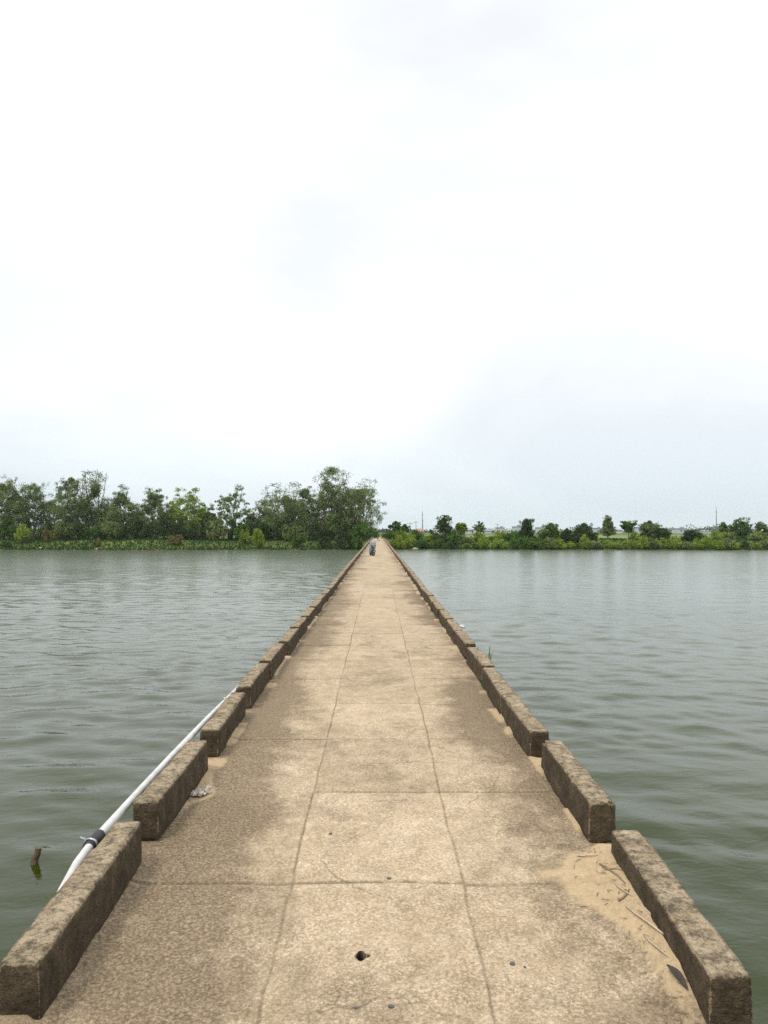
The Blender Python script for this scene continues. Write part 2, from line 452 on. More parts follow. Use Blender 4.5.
def ground_z(x, y):
    x = np.asarray(x, dtype=np.float64); y = np.asarray(y, dtype=np.float64)
    b = bank_y(x)
    far = sstep(0, 13, y - b) * 1.75 + sstep(-3, 1.0, y - b) * 0.42 - 0.38 + (fbm(x * 0.16, y * 0.16, 9) - 0.5) * 0.5 * sstep(0, 6, y - b)
    appr = np.exp(-((x + 0.0) / 4.5) ** 2) * sstep(2, 11, y - b)          # embankment that carries the bridge end
    far = far * (1 - appr) + (DECK_Z - 0.10) * appr
    deep = -2.6 * sstep(0, 12, b - y)
    near = sstep(0, 8, -45 - y) * 2.2 - 0.4
    z = np.where(y > b - 3, np.where(y > b, far, far + deep), deep - 0.38)
    z = np.where(y < -30, np.maximum(z * 0 - 2.9 * sstep(0, 15, y + 45), 0) * 0 + near - 2.5 * sstep(-45, -33, y), z)
    return z

xs = np.unique(np.concatenate([np.linspace(-110, 110, 261), np.array([-2500, -1800, -1200, -800, -500, -350, -250, -190, -150, -128, 128, 150, 190, 250, 350, 500, 800, 1200, 1800, 2500])]))
ys = np.unique(np.concatenate([np.array([-400, -200, -100, -70, -60, -54, -50, -47, -44, -40, -36, -30, -15, 0, 30, 60, 90, 120, 130, 137]), np.linspace(140, 190, 72), np.array([200, 215, 235, 260, 300, 360, 450, 600, 800, 1100, 1500, 2000, 2600])]))
gx, gy = np.meshgrid(xs, ys)
gz = ground_z(gx, gy)
tag(link('ground', mesh_np('ground', np.stack([gx, gy, gz], -1).reshape(-1, 3), grid_faces(len(xs), len(ys)), M['ground'], True)), kind='structure')

def graded(a, s0, b, s1, end):
    """steps of s0 from a to b, then growing towards s1 at end"""
    out = list(np.arange(a, b, s0)); x = out[-1]
    while x < end:
        tt = min(1, (x - b) / (end - b)); x += s0 + (s1 - s0) * max(0, tt); out.append(x)
    return out
hx = graded(0.0, 0.10, 13, 0.50, 85)
hx += [100, 130, 180, 260, 400, 700, 1200, 2400]
wx = np.array(sorted(set([-v for v in hx] + hx)))
wy = np.array([-70, -50, -30, -15, -6, 0, 2.0] + graded(4.0, 0.10, 22, 0.50, 156.0) + [162.0])
wX, wY = np.meshgrid(wx, wy)
stp = np.maximum(np.gradient(wx)[None, :], np.gradient(wy)[:, None])
rng = np.random.default_rng(11)
wZ = np.zeros_like(wX)
gust = 0.55 + 0.9 * fbm(wX * 0.03, wY * 0.06, 21, 3)
for i in range(90):
    lam = 0.36 * (3.0 / 0.36) ** (rng.random() ** 1.7)
    th = R(78) + rng.normal(0, 0.55)
    k = 2 * math.pi / lam
    a = 0.0023 * lam * (1.0 if lam < 1.6 else 0.6)
    fade = np.clip((lam / stp - 3.0) / 2.0, 0, 1)
    ph = k * (math.cos(th) * wX + math.sin(th) * wY) + rng.random() * 6.28 + 0.9 * np.sin(0.21 * wX + i) + 0.7 * np.sin(0.17 * wY + 2 * i)
    wZ += a * fade * np.sin(ph)
wZ *= gust * (1.0 - 0.38 * sstep(-5, 25, wX)) * (1.0 - 0.25 * sstep(20, 90, wY))
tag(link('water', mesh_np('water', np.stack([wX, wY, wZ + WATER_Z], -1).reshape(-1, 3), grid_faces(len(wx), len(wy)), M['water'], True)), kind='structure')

# ------------------------------------------------------------------ the bridge
X_L, X_R = -1.132, 1.066          # inner faces of the kerbs
D_L, D_R = -1.225, 1.172           # deck edges
Y0, Y1 = -3.7, 164.0
PITCH, FIRST = 1.204, 3.54        # slab joints
JX = (-0.395, 0.385)

def slab_dz(x, y):
    r = np.floor((y - FIRST) / PITCH); cidx = (x > JX[0]).astype(int) + (x > JX[1]).astype(int)
    h = vnoise(r * 7.13 + 0.5 + cidx * 3.7, cidx * 11.9 + r * 1.7, 77)
    u = (y - FIRST) / PITCH - r - 0.5
    return (h - 0.5) * 0.011 + u * (vnoise(r * 3.1, cidx * 5.3, 31) - 0.5) * 0.010

def jx_wob(k, y):
    return JX[k] + (fbm(y * 3.1, k * 9.0, 41, 5) - 0.5) * 0.026
def jy_wob(x, r):
    return FIRST + r * PITCH + (fbm(x * 2.5, r * 3.3, 43, 5) - 0.5) * 0.035 + (x > JX[1]) * ((vnoise(r * 5.1, 2.0, 3) - 0.5) * 0.05)

def joint_dist(x, y):
    d1 = np.minimum(np.abs(x - jx_wob(0, y)), np.abs(x - jx_wob(1, y)))
    r = np.round((y - FIRST) / PITCH)
    d2 = np.abs(y - jy_wob(x, r))
    return d1, d2

def sand_amount(x, y):
    """0..1 cover, and a height for the drifts against the kerbs"""
    dr = X_R - x; dl = x - X_L
    n = fbm(x * 5, y * 3, 61, 4)
    w = 0.022 + 0.08 * sstep(0.40, 0.70, fbm(y * 0.55, 1.5, 62, 3))
    right = sstep(1.2, 0.5, dr / w + (n - 0.5) * 1.2) * np.maximum(0.12, sstep(0.38, 0.62, fbm(y * 2.1, x * 2.0 + 9, 65, 3)))
    big = sstep(3.95, 3.70, y) * sstep(2.30, 2.75, y)
    wr = 0.115 + 0.05 * np.sin(y * 4.0) + 0.10 * np.exp(-((y - 3.56) / 0.22) ** 2)
    right = np.maximum(right, big * sstep(1.35, 0.75, dr / wr + (n - 0.5) * 0.7))
    tongue = np.exp(-((y - 3.60) / 0.055) ** 2) * sstep(0.62, 0.85, x)
    right = np.maximum(right, tongue)
    wl = 0.012 + 0.07 * sstep(0.45, 0.70, fbm(y * 0.5, 8.5, 63, 3))
    wl = wl + 0.10 * np.exp(-((y - 4.75) / 0.20) ** 2) + 0.10 * np.exp(-((y - 7.9) / 0.45) ** 2) + 0.05 * np.exp(-((y - 3.85) / 0.12) ** 2)
    left = sstep(1.25, 0.6, dl / wl + (n - 0.5) * 1.1) * np.maximum(0.15, sstep(0.35, 0.6, fbm(y * 2.3, x * 2.0 + 4, 64, 3))) * (1 - 0.6 * sstep(3.75, 3.6, y))
    h = 0.060 * big * np.exp(-np.maximum(dr, 0) / 0.10) + 0.030 * right * np.exp(-np.maximum(dr, 0) / 0.06)
    h = h + 0.022 * left * np.exp(-np.maximum(dl, 0) / 0.05) + 0.028 * sstep(4.0, 3.7, y) * np.exp(-np.maximum(dl, 0) / 0.035)
    return np.maximum(left, right), h

HOLE = (-0.061, 2.93)
def deck_z(x, y, full=True):
    x = np.asarray(x, dtype=np.float64); y = np.asarray(y, dtype=np.float64)
    z = slab_dz(x, y) + (fbm(x * 6, y * 6, 51, 3) - 0.5) * 0.006
    d1, d2 = joint_dist(x, y)
    near = sstep(40, 18, y)
    z = z - near * (0.005 * np.exp(-(d1 / 0.005) ** 2) + 0.010 * np.exp(-(d2 / 0.0070) ** 2) + 0.003 * np.exp(-(d2 / 0.03) ** 2))
    s, h = sand_amount(x, y)
    z = z + h + 0.004 * s
    a = np.arctan2(y - HOLE[1], x - HOLE[0])
    r = np.hypot(x - HOLE[0], (y - HOLE[1]) * 0.85)
    z = z - 0.11 * sstep(0.023 + 0.004 * np.sin(4 * a + 1.5) + 0.003 * np.cos(3 * a), 0.018 + 0.004 * np.sin(4 * a + 1.5) + 0.003 * np.cos(3 * a), r)
    return DECK_Z + z

def fine_lines(lo, hi, step, centres, span, fstep):
    v = list(np.arange(lo, hi, step)) + [hi]
    for cc in centres: v += list(np.arange(cc - span, cc + span + 1e-6, fstep))
    v = np.array(sorted(v)); keep = [v[0]]
    for q in v[1:]:
        if q - keep[-1] > 0.0028: keep.append(q)
    keep[-1] = hi
    return np.array(keep)

dxs = fine_lines(D_L, D_R, 0.03, list(JX), 0.034, 0.005)
dxs = np.unique(np.concatenate([dxs, np.arange(HOLE[0] - 0.045, HOLE[0] + 0.045, 0.0032), np.arange(0.82, D_R, 0.012), np.arange(D_L, -1.0, 0.012)]))
dxs = dxs[np.concatenate([[True], np.diff(dxs) > 0.0022])]
near_j = [FIRST + k * PITCH for k in range(-2, 14)]
dys = np.concatenate([fine_lines(1.2, 20.0, 0.03, [j for j in near_j if 1.4 < j < 19.8], 0.034, 0.0065),
                      np.arange(HOLE[1] - 0.05, HOLE[1] + 0.05, 0.0032),
                      np.arange(Y0, 1.2, 0.2), np.arange(20.06, 60, 0.12), np.arange(60.3, Y1, 0.4), [Y1]])
dys = np.unique(dys); dys = dys[np.concatenate([[True], np.diff(dys) > 0.0022])]
GX, GY = np.meshgrid(dxs, dys)
d1, d2 = joint_dist(GX, GY)
sA, _ = sand_amount(GX, GY)
open1 = sstep(0.35, 0.6, fbm(GX * 0.7 + 40, GY * 0.9, 71, 3)); open2 = sstep(0.30, 0.6, fbm(GX * 1.4, GY * 0.8 + 9, 72, 3))
fadej = np.clip(1.0 - GY / 70.0, 0.25, 1)
jointA = np.maximum(np.exp(-(d1 / 0.0055) ** 2) * (0.62 + 0.38 * open1), np.exp(-(d2 / 0.0105) ** 2) * (0.5 + 0.5 * open2)) * fadej
jointA = np.where(GY > 20, np.maximum(np.exp(-(d2 / 0.05) ** 2) * 0.55, np.exp(-(d1 / 0.02) ** 2) * 0.12) * fadej, jointA)
lipA = np.maximum(0.3 * np.exp(-((d1 - 0.016) / 0.014) ** 2), 0.45 * np.exp(-((d2 - 0.020) / 0.012) ** 2)) * np.clip(1 - GY / 25, 0, 1)
hole_r = np.hypot(GX - HOLE[0], (GY - HOLE[1]) * 0.85)
hole_a = np.arctan2(GY - HOLE[1], GX - HOLE[0]); hole_w = 0.004 * np.sin(4 * hole_a + 1.5) + 0.003 * np.cos(3 * hole_a)
holeA = sstep(0.0275 + hole_w, 0.0235 + hole_w, hole_r)
rI = np.floor((GY - FIRST) / PITCH); cI = (GX > JX[0]).astype(int) + (GX > JX[1]).astype(int)
slabA = vnoise(rI * 5.7 + 0.3 + cI * 2.9, cI * 7.1 + rI * 3.3, 95)
edgeL = sstep(-0.45, -1.10, GX + (fbm(GX * 1.1, GY * 0.8, 81, 3) - 0.5) * 0.7)
edgeR = sstep(0.50, 1.05, GX + (fbm(GX * 1.1 + 9, GY * 0.8, 82, 3) - 0.5) * 0.7)
# dirt sits longer on some stretches of the two margins than on others
stL = (0.60 - 0.25 * sstep(4.0, 3.0, GY)) + 0.65 * np.exp(-((GY - 6.0) / 2.2) ** 2) + 0.35 * sstep(0.4, 0.7, fbm(GY * 0.35, 2.0, 83, 2)) + 0.05 * sstep(3.4, 2.6, GY)
stR = 0.42 + 0.75 * np.exp(-((GY - 6.3) / 2.0) ** 2) + 0.50 * sstep(0.4, 0.7, fbm(GY * 0.35, 7.0, 84, 2)) * sstep(4, 5, GY)
dirtA = np.maximum(edgeL * stL, edgeR * stR) * (1.0 - 0.35 * sstep(12, 50, GY)) + 0.25 * np.exp(-(d2 / 0.10) ** 2) * sstep(0.35, 0.9, np.abs(GX))
dirtA = dirtA + 0.38 * sstep(0.48, 0.75, fbm(GX * 1.6, GY * 1.2, 85, 4))
nx, ny = len(dxs), len(dys)
top = np.stack([GX, GY, deck_z(GX, GY)], -1).reshape(-1, 3)
idx = np.arange(nx * ny).reshape(ny, nx)
ring = np.concatenate([idx[0, :], idx[1:, -1], idx[-1, -2::-1], idx[-2:0:-1, 0]])
low = top[ring].copy(); low[:, 2] = DECK_Z - 0.26
nl = len(ring); li = nx * ny + np.arange(nl)
side = np.stack([ring, li, np.roll(li, -1), np.roll(ring, -1)], 1)
Vd = np.concatenate([top, low, np.array([[D_L, Y0, DECK_Z - 0.261], [D_R, Y0, DECK_Z - 0.261], [D_R, Y1, DECK_Z - 0.261], [D_L, Y1, DECK_Z - 0.261]])])
b0 = nx * ny + nl
Fd = np.concatenate([grid_faces(nx, ny), side, np.array([[b0, b0 + 3, b0 + 2, b0 + 1]])])
pad = np.zeros(nl + 4)
bridge = empty('footbridge', (0, 0, 0), 'long straight narrow concrete footbridge of cast slabs crossing the river', 'bridge')
me = mesh_np('deck', Vd, Fd, M['deck'], True, dict(joint=np.concatenate([jointA.ravel(), pad]), lip=np.concatenate([lipA.ravel(), pad]), sand=np.concatenate([sA.ravel(), pad]), dirt=np.concatenate([dirtA.ravel(), pad + 0.8]), slab=np.concatenate([slabA.ravel(), pad]), hole=np.concatenate([holeA.ravel(), pad])))
link('deck', me, bridge)
pm = MB()
pm.box((-0.02, 0, DECK_Z - 0.42), (2.3, 0.45, 0.31))
pm.tube([(-0.8, 0, -3.0), (-0.8, 0, DECK_Z - 0.575)], 0.16, 12); pm.tube([(0.76, 0, -3.0), (0.76, 0, DECK_Z - 0.575)], 0.16, 12)
pme = pm.mesh('pier', M['pier'])
for k in range(19):
    link('pier', pme, bridge, (0, 1.2 + k * 8.0, 0))

# ---- kerb blocks
def kerb_mesh(seed, L=1.2, Wd=0.14, H=0.208, fine=True):
    st = 0.02 if fine else 0.07
    n = [max(2, int(round(q / st))) for q in (Wd, L, H)]
    V = []; Fs = []
    def face(ax, s):
        u, v = [i for i in range(3) if i != ax]
        b = len(V)
        for j in range(n[v] + 1):
            for i in range(n[u] + 1):
                p = [0, 0, 0]; p[ax] = s; p[u] = -1 + 2 * i / n[u]; p[v] = -1 + 2 * j / n[v]; V.append(p)
        for j in range(n[v]):
            for i in range(n[u]):
                q = b + j * (n[u] + 1) + i; Fs.append((q, q + 1, q + n[u] + 2, q + n[u] + 1))
    for ax in range(3):
        for s in (-1, 1): face(ax, s)
    half = Vector((Wd / 2, L / 2, H / 2)); r = 0.013
    P = []; E = []
    off = Vector((seed * 3.7, seed * 1.9, seed * 5.3))
    for p in V:
        q = Vector((p[0] * half.x, p[1] * half.y, p[2] * half.z))
        nb = sum(1 for i in range(3) if abs(p[i]) > 0.999 or half[i] - abs(q[i]) < 0.016)
        chip = max(0.0, mnoise.noise(q * 9 + off) - 0.05) * (0.030 if nb >= 2 else 0.0)
        chip += max(0.0, mnoise.noise(q * 3.1 + off) - 0.15) * (0.075 if nb >= 2 else 0.0)
        rr = r + chip
        inner = Vector([max(-half[i] + rr, min(half[i] - rr, q[i])) for i in range(3)])
        dlt = q - inner
        q2 = inner + (dlt.normalized() * rr if dlt.length > 1e-6 else dlt)
        nrm = dlt.normalized() if dlt.length > 1e-6 else Vector((0, 0, 0))
        q2 += nrm * (mnoise.noise(q * 24 + off) * 0.0028 + mnoise.noise(q * 60 + off) * 0.0012)
        # a slight taper to the top and a lazy warp along the length
        q2.x *= 1.0 - 0.03 * (q2.z / half.z)
        q2.x += 0.004 * math.sin(q2.y * 3 + seed); q2.z += 0.003 * math.sin(q2.y * 4 + 2 * seed)
        P.append((q2.x, q2.y, q2.z + H / 2)); E.append(1.0 if nb >= 2 else 0.0)
    bm = bmesh.new()
    lay = bm.verts.layers.float.new('edge')
    vs_ = []
    for p, ed in zip(P, E):
        w = bm.verts.new(p); w[lay] = ed; vs_.append(w)
    for f in Fs: bm.faces.new([vs_[i] for i in f])
    bmesh.ops.remove_doubles(bm, verts=bm.verts, dist=0.0008)
    bmesh.ops.recalc_face_normals(bm, faces=bm.faces)
    me = bpy.data.meshes.new('kerb_block'); bm.to_mesh(me); bm.free()
    me.polygons.foreach_set('use_smooth', [True] * len(me.polygons))
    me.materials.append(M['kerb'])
    return me

ORD = 'first second third fourth fifth sixth seventh eighth ninth tenth eleventh twelfth thirteenth fourteenth fifteenth sixteenth seventeenth eighteenth nineteenth twentieth'.split()
lab_left = {1: 'weathered kerb block nearest the viewer on the left edge, cut by the photo border',
            2: 'kerb block on the left with the crumpled white paper lying at its foot',
            3: 'kerb block on the left edge just beyond the crumpled white paper'}
lab_right = {1: 'stained kerb block nearest the viewer on the right, sand and twigs heaped against it',
             2: 'kerb block on the right edge just past the twigs, a dark gap before it'}
prs = random.Random(5)
far_pool = [kerb_mesh(50 + i, L=1.30, fine=False) for i in range(5)]
mid_pool = [kerb_mesh(30 + i, L=1.27) for i in range(4)]
def lay_kerb(side, starts, labels, xin, Wd):
    for n, y in enumerate(starts):
        if y < 22:
            if n < 7:
                me = kerb_mesh(n + (0 if side == 'left' else 15), L=(1.18 if n < 3 else 1.25) + prs.uniform(-0.03, 0.03), Wd=Wd)
            else: me = mid_pool[n % 4]
        else: me = far_pool[n % 5]
        jit = prs.uniform(-0.012, 0.012)
        sx = -1 if side == 'left' else 1
        o = link('kerb_block', me, None, (xin + sx * (Wd / 2 + jit), y + 0.59, DECK_Z - 0.006 + prs.uniform(-0.006, 0.010)))

        o.rotation_euler = (prs.uniform(-0.006, 0.006), prs.uniform(-0.03, 0.03), prs.uniform(-0.012, 0.012))
        if n == 1 and side == 'left':
            o.location.z = DECK_Z + 0.004; o.location.x += 0.018; o.rotation_euler = (0.013, 0, 0.030)
        if n == 1 and side == 'right':
            o.location.z = DECK_Z - 0.012; o.location.x += 0.0135; o.rotation_euler = (0, 0, -0.045)
        k = n                                                   # n = 0 lies below the frame
        if k == 0: lab = 'kerb block at the very bottom of the %s edge, nearest of all' % side
        elif k in labels: lab = labels[k]
        elif k <= 20: lab = '%s concrete kerb block from the near end of the %s edge' % (ORD[k - 1], side)
        elif k <= 45: lab = 'small kerb block halfway along the %s edge of the bridge' % side
        else: lab = 'tiny kerb block far off where the %s edge meets the far bank' % side
        tag(o, lab, 'kerb', 'kerb blocks along the %s edge of the bridge' % side)
left_st = [2.53, 3.98, 5.48, 6.95, 8.30, 9.80]
while left_st[-1] < Y1 - 2.6: left_st.append(left_st[-1] + 1.465 + prs.uniform(-0.04, 0.04))
right_st = [1.03, 2.46, 3.954, 5.405, 6.65, 8.02, 9.53, 10.87]
while right_st[-1] < Y1 - 2.6: right_st.append(right_st[-1] + 1.43 + prs.uniform(-0.05, 0.05))
lay_kerb('left', [1.06] + left_st, lab_left, X_L, 0.138)
lay_kerb('right', right_st, lab_right, X_R, 0.142)

# ---- path beyond the bridge
pxs = np.linspace(-1.6, 1.5, 9); pys = np.linspace(Y1 + 0.02, 230, 50)
pX, pY = np.meshgrid(pxs, pys)
pX = pX + 0.9 * sstep(166, 215, pY)
pZ = np.maximum(ground_z(pX, pY) + 0.05, np.where(pY < 168, DECK_Z - 0.03, 0))
pZ = np.max(pZ, axis=1, keepdims=True) * np.ones_like(pZ) + 0.01
tag(link('path', mesh_np('path', np.stack([pX, pY, pZ], -1).reshape(-1, 3), grid_faces(9, 50), M['path'], True)), kind='structure')

# ---- white water pipe outside the left kerb
pp = []
for y in [1.0, 1.8, 2.2, 2.4, 2.55, 2.7, 2.85, 3.0, 3.15, 3.3, 3.45, 3.62, 3.9, 4.3, 5, 6, 7, 8.5, 10, 12, 15, 19, 24, 30, 38, 48, 60, 75, 95, 120, 150, 158]:
    drop = -0.34 * float(sstep(3.6, 2.5, y)) - 0.55 * float(sstep(2.75, 2.0, y)) - 0.11 * float(sstep(5.5, 9.5, y))
    sag = 0.012 * math.sin(y * 1.7) + 0.03 * math.sin(y * 0.21) * (1 if y > 8 else 0)
    pp.append((-1.331 - 0.006 * math.sin(y * 0.9) + 0.07 * float(sstep(3.2, 2.5, y)), y, DECK_Z + 0.145 + drop + sag * 0.5))
pipe = MB().tube(pp, 0.021, 14).build('water_pipe', M['pvc'], smooth=True)
tag(pipe, 'long white plastic water pipe running along the outside of the left kerb', 'pipe')
def pipe_pt(y):
    for a, b in zip(pp, pp[1:]):
        if a[1] <= y <= b[1]:
            u = (y - a[1]) / (b[1] - a[1]); return Vector(a).lerp(Vector(b), u)
cp = MB()
a, b = pipe_pt(3.58), pipe_pt(3.72)
cp.tube([a, a.lerp(b, 0.04), a.lerp(b, 0.96), b], [0.026, 0.029, 0.029, 0.026], 14)
jo = cp.build('coupling', M['rubber'], pipe, smooth=True)
jo['label'] = 'black rubber coupling sleeve'
q = pipe_pt(3.60)
MB().tube([q + Vector((0.032 * math.cos(w), 0.0, 0.032 * math.sin(w))) for w in np.linspace(0, 2 * math.pi, 17)[:-1]], 0.006, 6, closed=True).build('clamp', M['steel'], pipe, smooth=True)
MB().tube([q + Vector((-0.028, 0.01, 0.026)), q + Vector((-0.052, 0.005, 0.036))], 0.006, 6).build('clamp_screw', M['steel'], pipe)
for y in (9.6, 17.0, 26.0, 41.0):
    a, b = pipe_pt(y), pipe_pt(y + 0.16)
    MB().tube([a, b], 0.031, 12).build('sleeve', M['pvc'], pipe, smooth=True)
for y in (6.7, 12.6, 20.0, 31.0):
    q = pipe_pt(y)
    MB().tube([q + Vector((0.033 * math.cos(w), 0, 0.033 * math.sin(w))) for w in np.linspace(0, 2 * math.pi, 13)[:-1]], 0.008, 6, closed=True).tube([q + Vector((0.04, 0, -0.02)), q + Vector((0.09, 0, -0.16))], 0.008, 6).build('strap', M['steel'], pipe, smooth=True)
hose = MB().tube([(-1.295, 3.62, DECK_Z + 0.085), (-1.29, 3.78, DECK_Z + 0.10), (-1.285, 3.93, DECK_Z + 0.10), (-1.305, 4.15, DECK_Z + 0.02), (-1.31, 4.5, DECK_Z - 0.08)], 0.012, 8).build('hose', M['rubber'], smooth=True)
tag(hose, 'thin black hose beside the white pipe in the gap between two kerb blocks', 'hose')

# ---- things lying on the deck
def on_deck(px, py, lift=0.0):
    d = F * EYE / (py - 530.5)
    for _ in range(6):
        x = X_at(px, d); z = float(deck_z(x, d)) + lift
        d = F * (DECK_Z + EYE - z) / (py - 530.5)
    return Vector((X_at(px, d), d, z))

def twig(p0, p1, r, mat, label, bend=0.0, fork=False):
    a = on_deck(*p0, r * 0.9); b = on_deck(*p1, r * 0.9)
    mid = (a + b) / 2
    o = mid.copy()
    sidev = (b - a).cross(Vector((0, 0, 1))).normalized() * bend
    loc = [a - o, a.lerp(b, 0.3) - o + sidev * 0.8, a.lerp(b, 0.65) - o + sidev + Vector((0, 0, 0.004)), b - o]
    mb = MB().tube(loc, [r, r * 0.95, r * 0.85, r * 0.55], 6)
    if fork:
        mb.tube([loc[1], loc[1].lerp(loc[2], 0.5) + Vector((0.012, 0.01, 0.012)), loc[2] + Vector((0.03, 0.012, 0.016))], [r * 0.7, r * 0.55, r * 0.3], 5)
    ob = mb.build('twig', mat, None, o, smooth=True)
    tag(ob, label, 'twig', 'dry twigs on the sand by the right kerb')
twig((624, 902), (661, 930), 0.0055, M['straw'], 'longest pale twig on the sand against the nearest right kerb block', 0.004)
twig((636, 899), (654, 919), 0.0042, M['straw'], 'short pale twig lying just above the longest one', -0.006, True)
twig((641, 930), (667, 953), 0.0035, M['straw'], 'thin pale twig below the longest one, pointing at the dark leaf', 0.008)
twig((616, 897), (627, 886), 0.0052, M['straw2'], 'brown bent twig left of the longest pale one', 0.01)
twig((576, 853), (596, 852), 0.0042, M['straw'], 'pale twig lying crosswise at the gap between two right kerb blocks', 0.003)
twig((598, 861), (623, 880), 0.0048, M['straw2'], 'brown forked twig below the gap between two right kerb blocks', -0.008, True)
twig((612, 878), (631, 893), 0.0032, M['straw'], 'very thin pale twig beside the brown bent twig', 0.012)
twig((702, 1005), (727, 1019), 0.0050, M['straw'], 'pale twig by itself at the near end of the right kerb block', 0.002)

lv = []; lf = []
L0, L1 = on_deck(664, 966), on_deck(684, 990)
ctr = (L0 + L1) / 2; ax = (L1 - L0); ln = ax.length; ax.normalize(); sv = ax.cross(Vector((0, 0, 1))).normalized()
for i in range(9):
    u = i / 8; w = 0.012 * math.sin(math.pi * min(1, u * 0.92 + 0.06)) + 0.001
    for j in range(5):
        s = (j - 2) / 2
        lv.append(ax * (u - 0.5) * ln + sv * w * s + Vector((0, 0, 0.020 + 0.016 * s * s * math.sin(math.pi * u) + 0.012 * (u - 0.5) ** 2)))
for i in range(8):
    for j in range(4): lf.append((i * 5 + j, i * 5 + j + 1, i * 5 + j + 6, i * 5 + j + 5))
lm = MB().add(lv, lf)
leaf = lm.build('dry_leaf', M['dleaf'], None, ctr, smooth=True)
so = leaf.modifiers.new('thickness', 'SOLIDIFY'); so.thickness = 0.0015
tag(leaf, 'curled dark dry leaf on the sand beside the nearest right kerb block', 'leaf')

# loose straw and chaff nobody would count
rs = random.Random(3); chaff = MB()
for i in range(120):
    y = rs.uniform(2.35, 3.95) if i < 90 else rs.uniform(3.6, 9)
    x = X_R - abs(rs.gauss(0, 0.07)) - 0.012 if i < 105 else X_L + 0.01 + abs(rs.gauss(0, 0.05))
    z = float(deck_z(x, y)); w = rs.uniform(0, 3.14); l = rs.uniform(0.006, 0.024); r = rs.uniform(0.0008, 0.0018)
    dv = Vector((math.cos(w), math.sin(w), 0)) * l
    c0 = Vector((x, y, z + r + rs.uniform(0, 0.004)))
    chaff.tube([c0 - dv, c0 + Vector((0, 0, 0.002)), c0 + dv], [r, r, r * 0.5], 4)
tag(chaff.build('straw_litter', M['straw2']), 'scattered dry straw and chaff on the sand along the kerb foot', 'litter', kind='stuff')

bm = bmesh.new(); bmesh.ops.create_grid(bm, x_segments=14, y_segments=14, size=0.5)
for v in bm.verts:
    p = v.co.copy()
    v.co.x = p.x * 0.07 + mnoise.noise(p * 5) * 0.02; v.co.y = p.y * 0.13 + mnoise.noise(p * 5 + Vector((9, 0, 0))) * 0.04
    v.co.z = 0.020 + abs(mnoise.noise(p * 4 + Vector((0, 5, 0)))) * 0.055 + mnoise.noise(p * 11) * 0.012
me = bpy.data.meshes.new('crumpled_paper'); bm.to_mesh(me); bm.free(); me.materials.append(M['paper'])
pc = on_deck(197, 791)
pap = link('crumpled_paper', me, None, (max(pc.x, X_L + 0.07), pc.y, float(deck_z(max(pc.x, X_L + 0.07), pc.y)) - 0.012)); pap.rotation_euler = (0, 0, R(-22))
so = pap.modifiers.new('thickness', 'SOLIDIFY'); so.thickness = 0.001
tag(pap, 'crumpled dirty white paper at the foot of the second left kerb block', 'litter')

def stone_mesh(seed, r):
    bm = bmesh.new(); bmesh.ops.create_icosphere(bm, subdivisions=2, radius=1)
    for v in bm.verts:
        n = 1 + 0.35 * mnoise.noise(v.co * 1.6 + Vector((seed * 7.1, 0, 0)))
        v.co = Vector((v.co.x * n * r, v.co.y * n * r * 0.8, v.co.z * n * r * 0.55))
    me = bpy.data.meshes.new('pebble'); bm.to_mesh(me); bm.free(); me.materials.append(M['stone']); return me
for i, (px, py, r, lab) in enumerate([(511, 959, 0.011, 'small blue grey pebble on the right hand slab in front'), (391, 1000, 0.010, 'small blue grey pebble below the square hole'),
        (331, 831, 0.010, 'small dark pebble on the middle slab just beyond the first joint, to the left'), (389, 875, 0.010, 'dark pebble lodged in the first crosswise joint'),
        (356, 1001, 0.007, 'tiny grey pebble just left below the square hole'), (523, 962, 0.006, 'tiny dark pebble right of the blue grey one')]):
    p = on_deck(px, py)
    tag(link('pebble', stone_mesh(i, r), None, p + Vector((0, 0, r * 0.3))), lab, 'pebble', 'pebbles on the deck')

# ---- scooter style electric bicycle parked far along the deck
def ring_pts(c, r, n, axis='x'):
    return [Vector((c[0], c[1] + r * math.cos(2 * math.pi * k / n), c[2] + r * math.sin(2 * math.pi * k / n))) for k in range(n)]
bk_y = 48.0
bike = empty('electric_bicycle', (X_at(373.2, bk_y), bk_y, DECK_Z + 0.004), 'small teal electric bicycle with grey basket parked near the left kerb', 'bicycle', rz=R(10))
RW = 0.225; STEER = R(-38)
for wy_ in (0.0, 1.02):
    wb = MB().tube(ring_pts((0, wy_, RW), RW - 0.045, 28), 0.016, 6, closed=True)
    for k in range(6):
        a_ = math.pi * k / 3
        wb.tube([(0, wy_, RW), (0, wy_ + (RW - 0.05) * math.cos(a_), RW + (RW - 0.05) * math.sin(a_))], 0.010, 5)
    wb.tube([(-0.05, wy_, RW), (0.05, wy_, RW)], 0.055, 12)
    wl = MB().tube(ring_pts((0, wy_, RW), RW - 0.050, 28), 0.050, 8, closed=True).build('wheel', M['rubber'], bike, smooth=True)
    if wy_ == 0: wl.rotation_euler = (0, 0, STEER)
    wb.build('rim', M['darkp'], wl, smooth=True)
    fend = [(0, wy_ + (RW + 0.03) * math.cos(t_), RW + (RW + 0.03) * math.sin(t_)) for t_ in np.linspace(0.2, 2.9, 12)]
    mg = MB().tube(fend, 0.045, 6).build('mudguard', M['darkp' if wy_ == 0 else 'teal'], bike, smooth=True)
    if wy_ == 0: mg.rotation_euler = (0, 0, STEER)
fr = MB()
fr.tube([(0, 0.16, 0.78), (0, 0.24, 0.42), (0, 0.40, 0.28), (0, 0.66, 0.26), (0, 0.82, 0.36)], [0.05, 0.055, 0.06, 0.06, 0.05], 8)
fr.tube([(0, 0.70, 0.26), (0, 0.78, 0.68)], 0.035, 8)
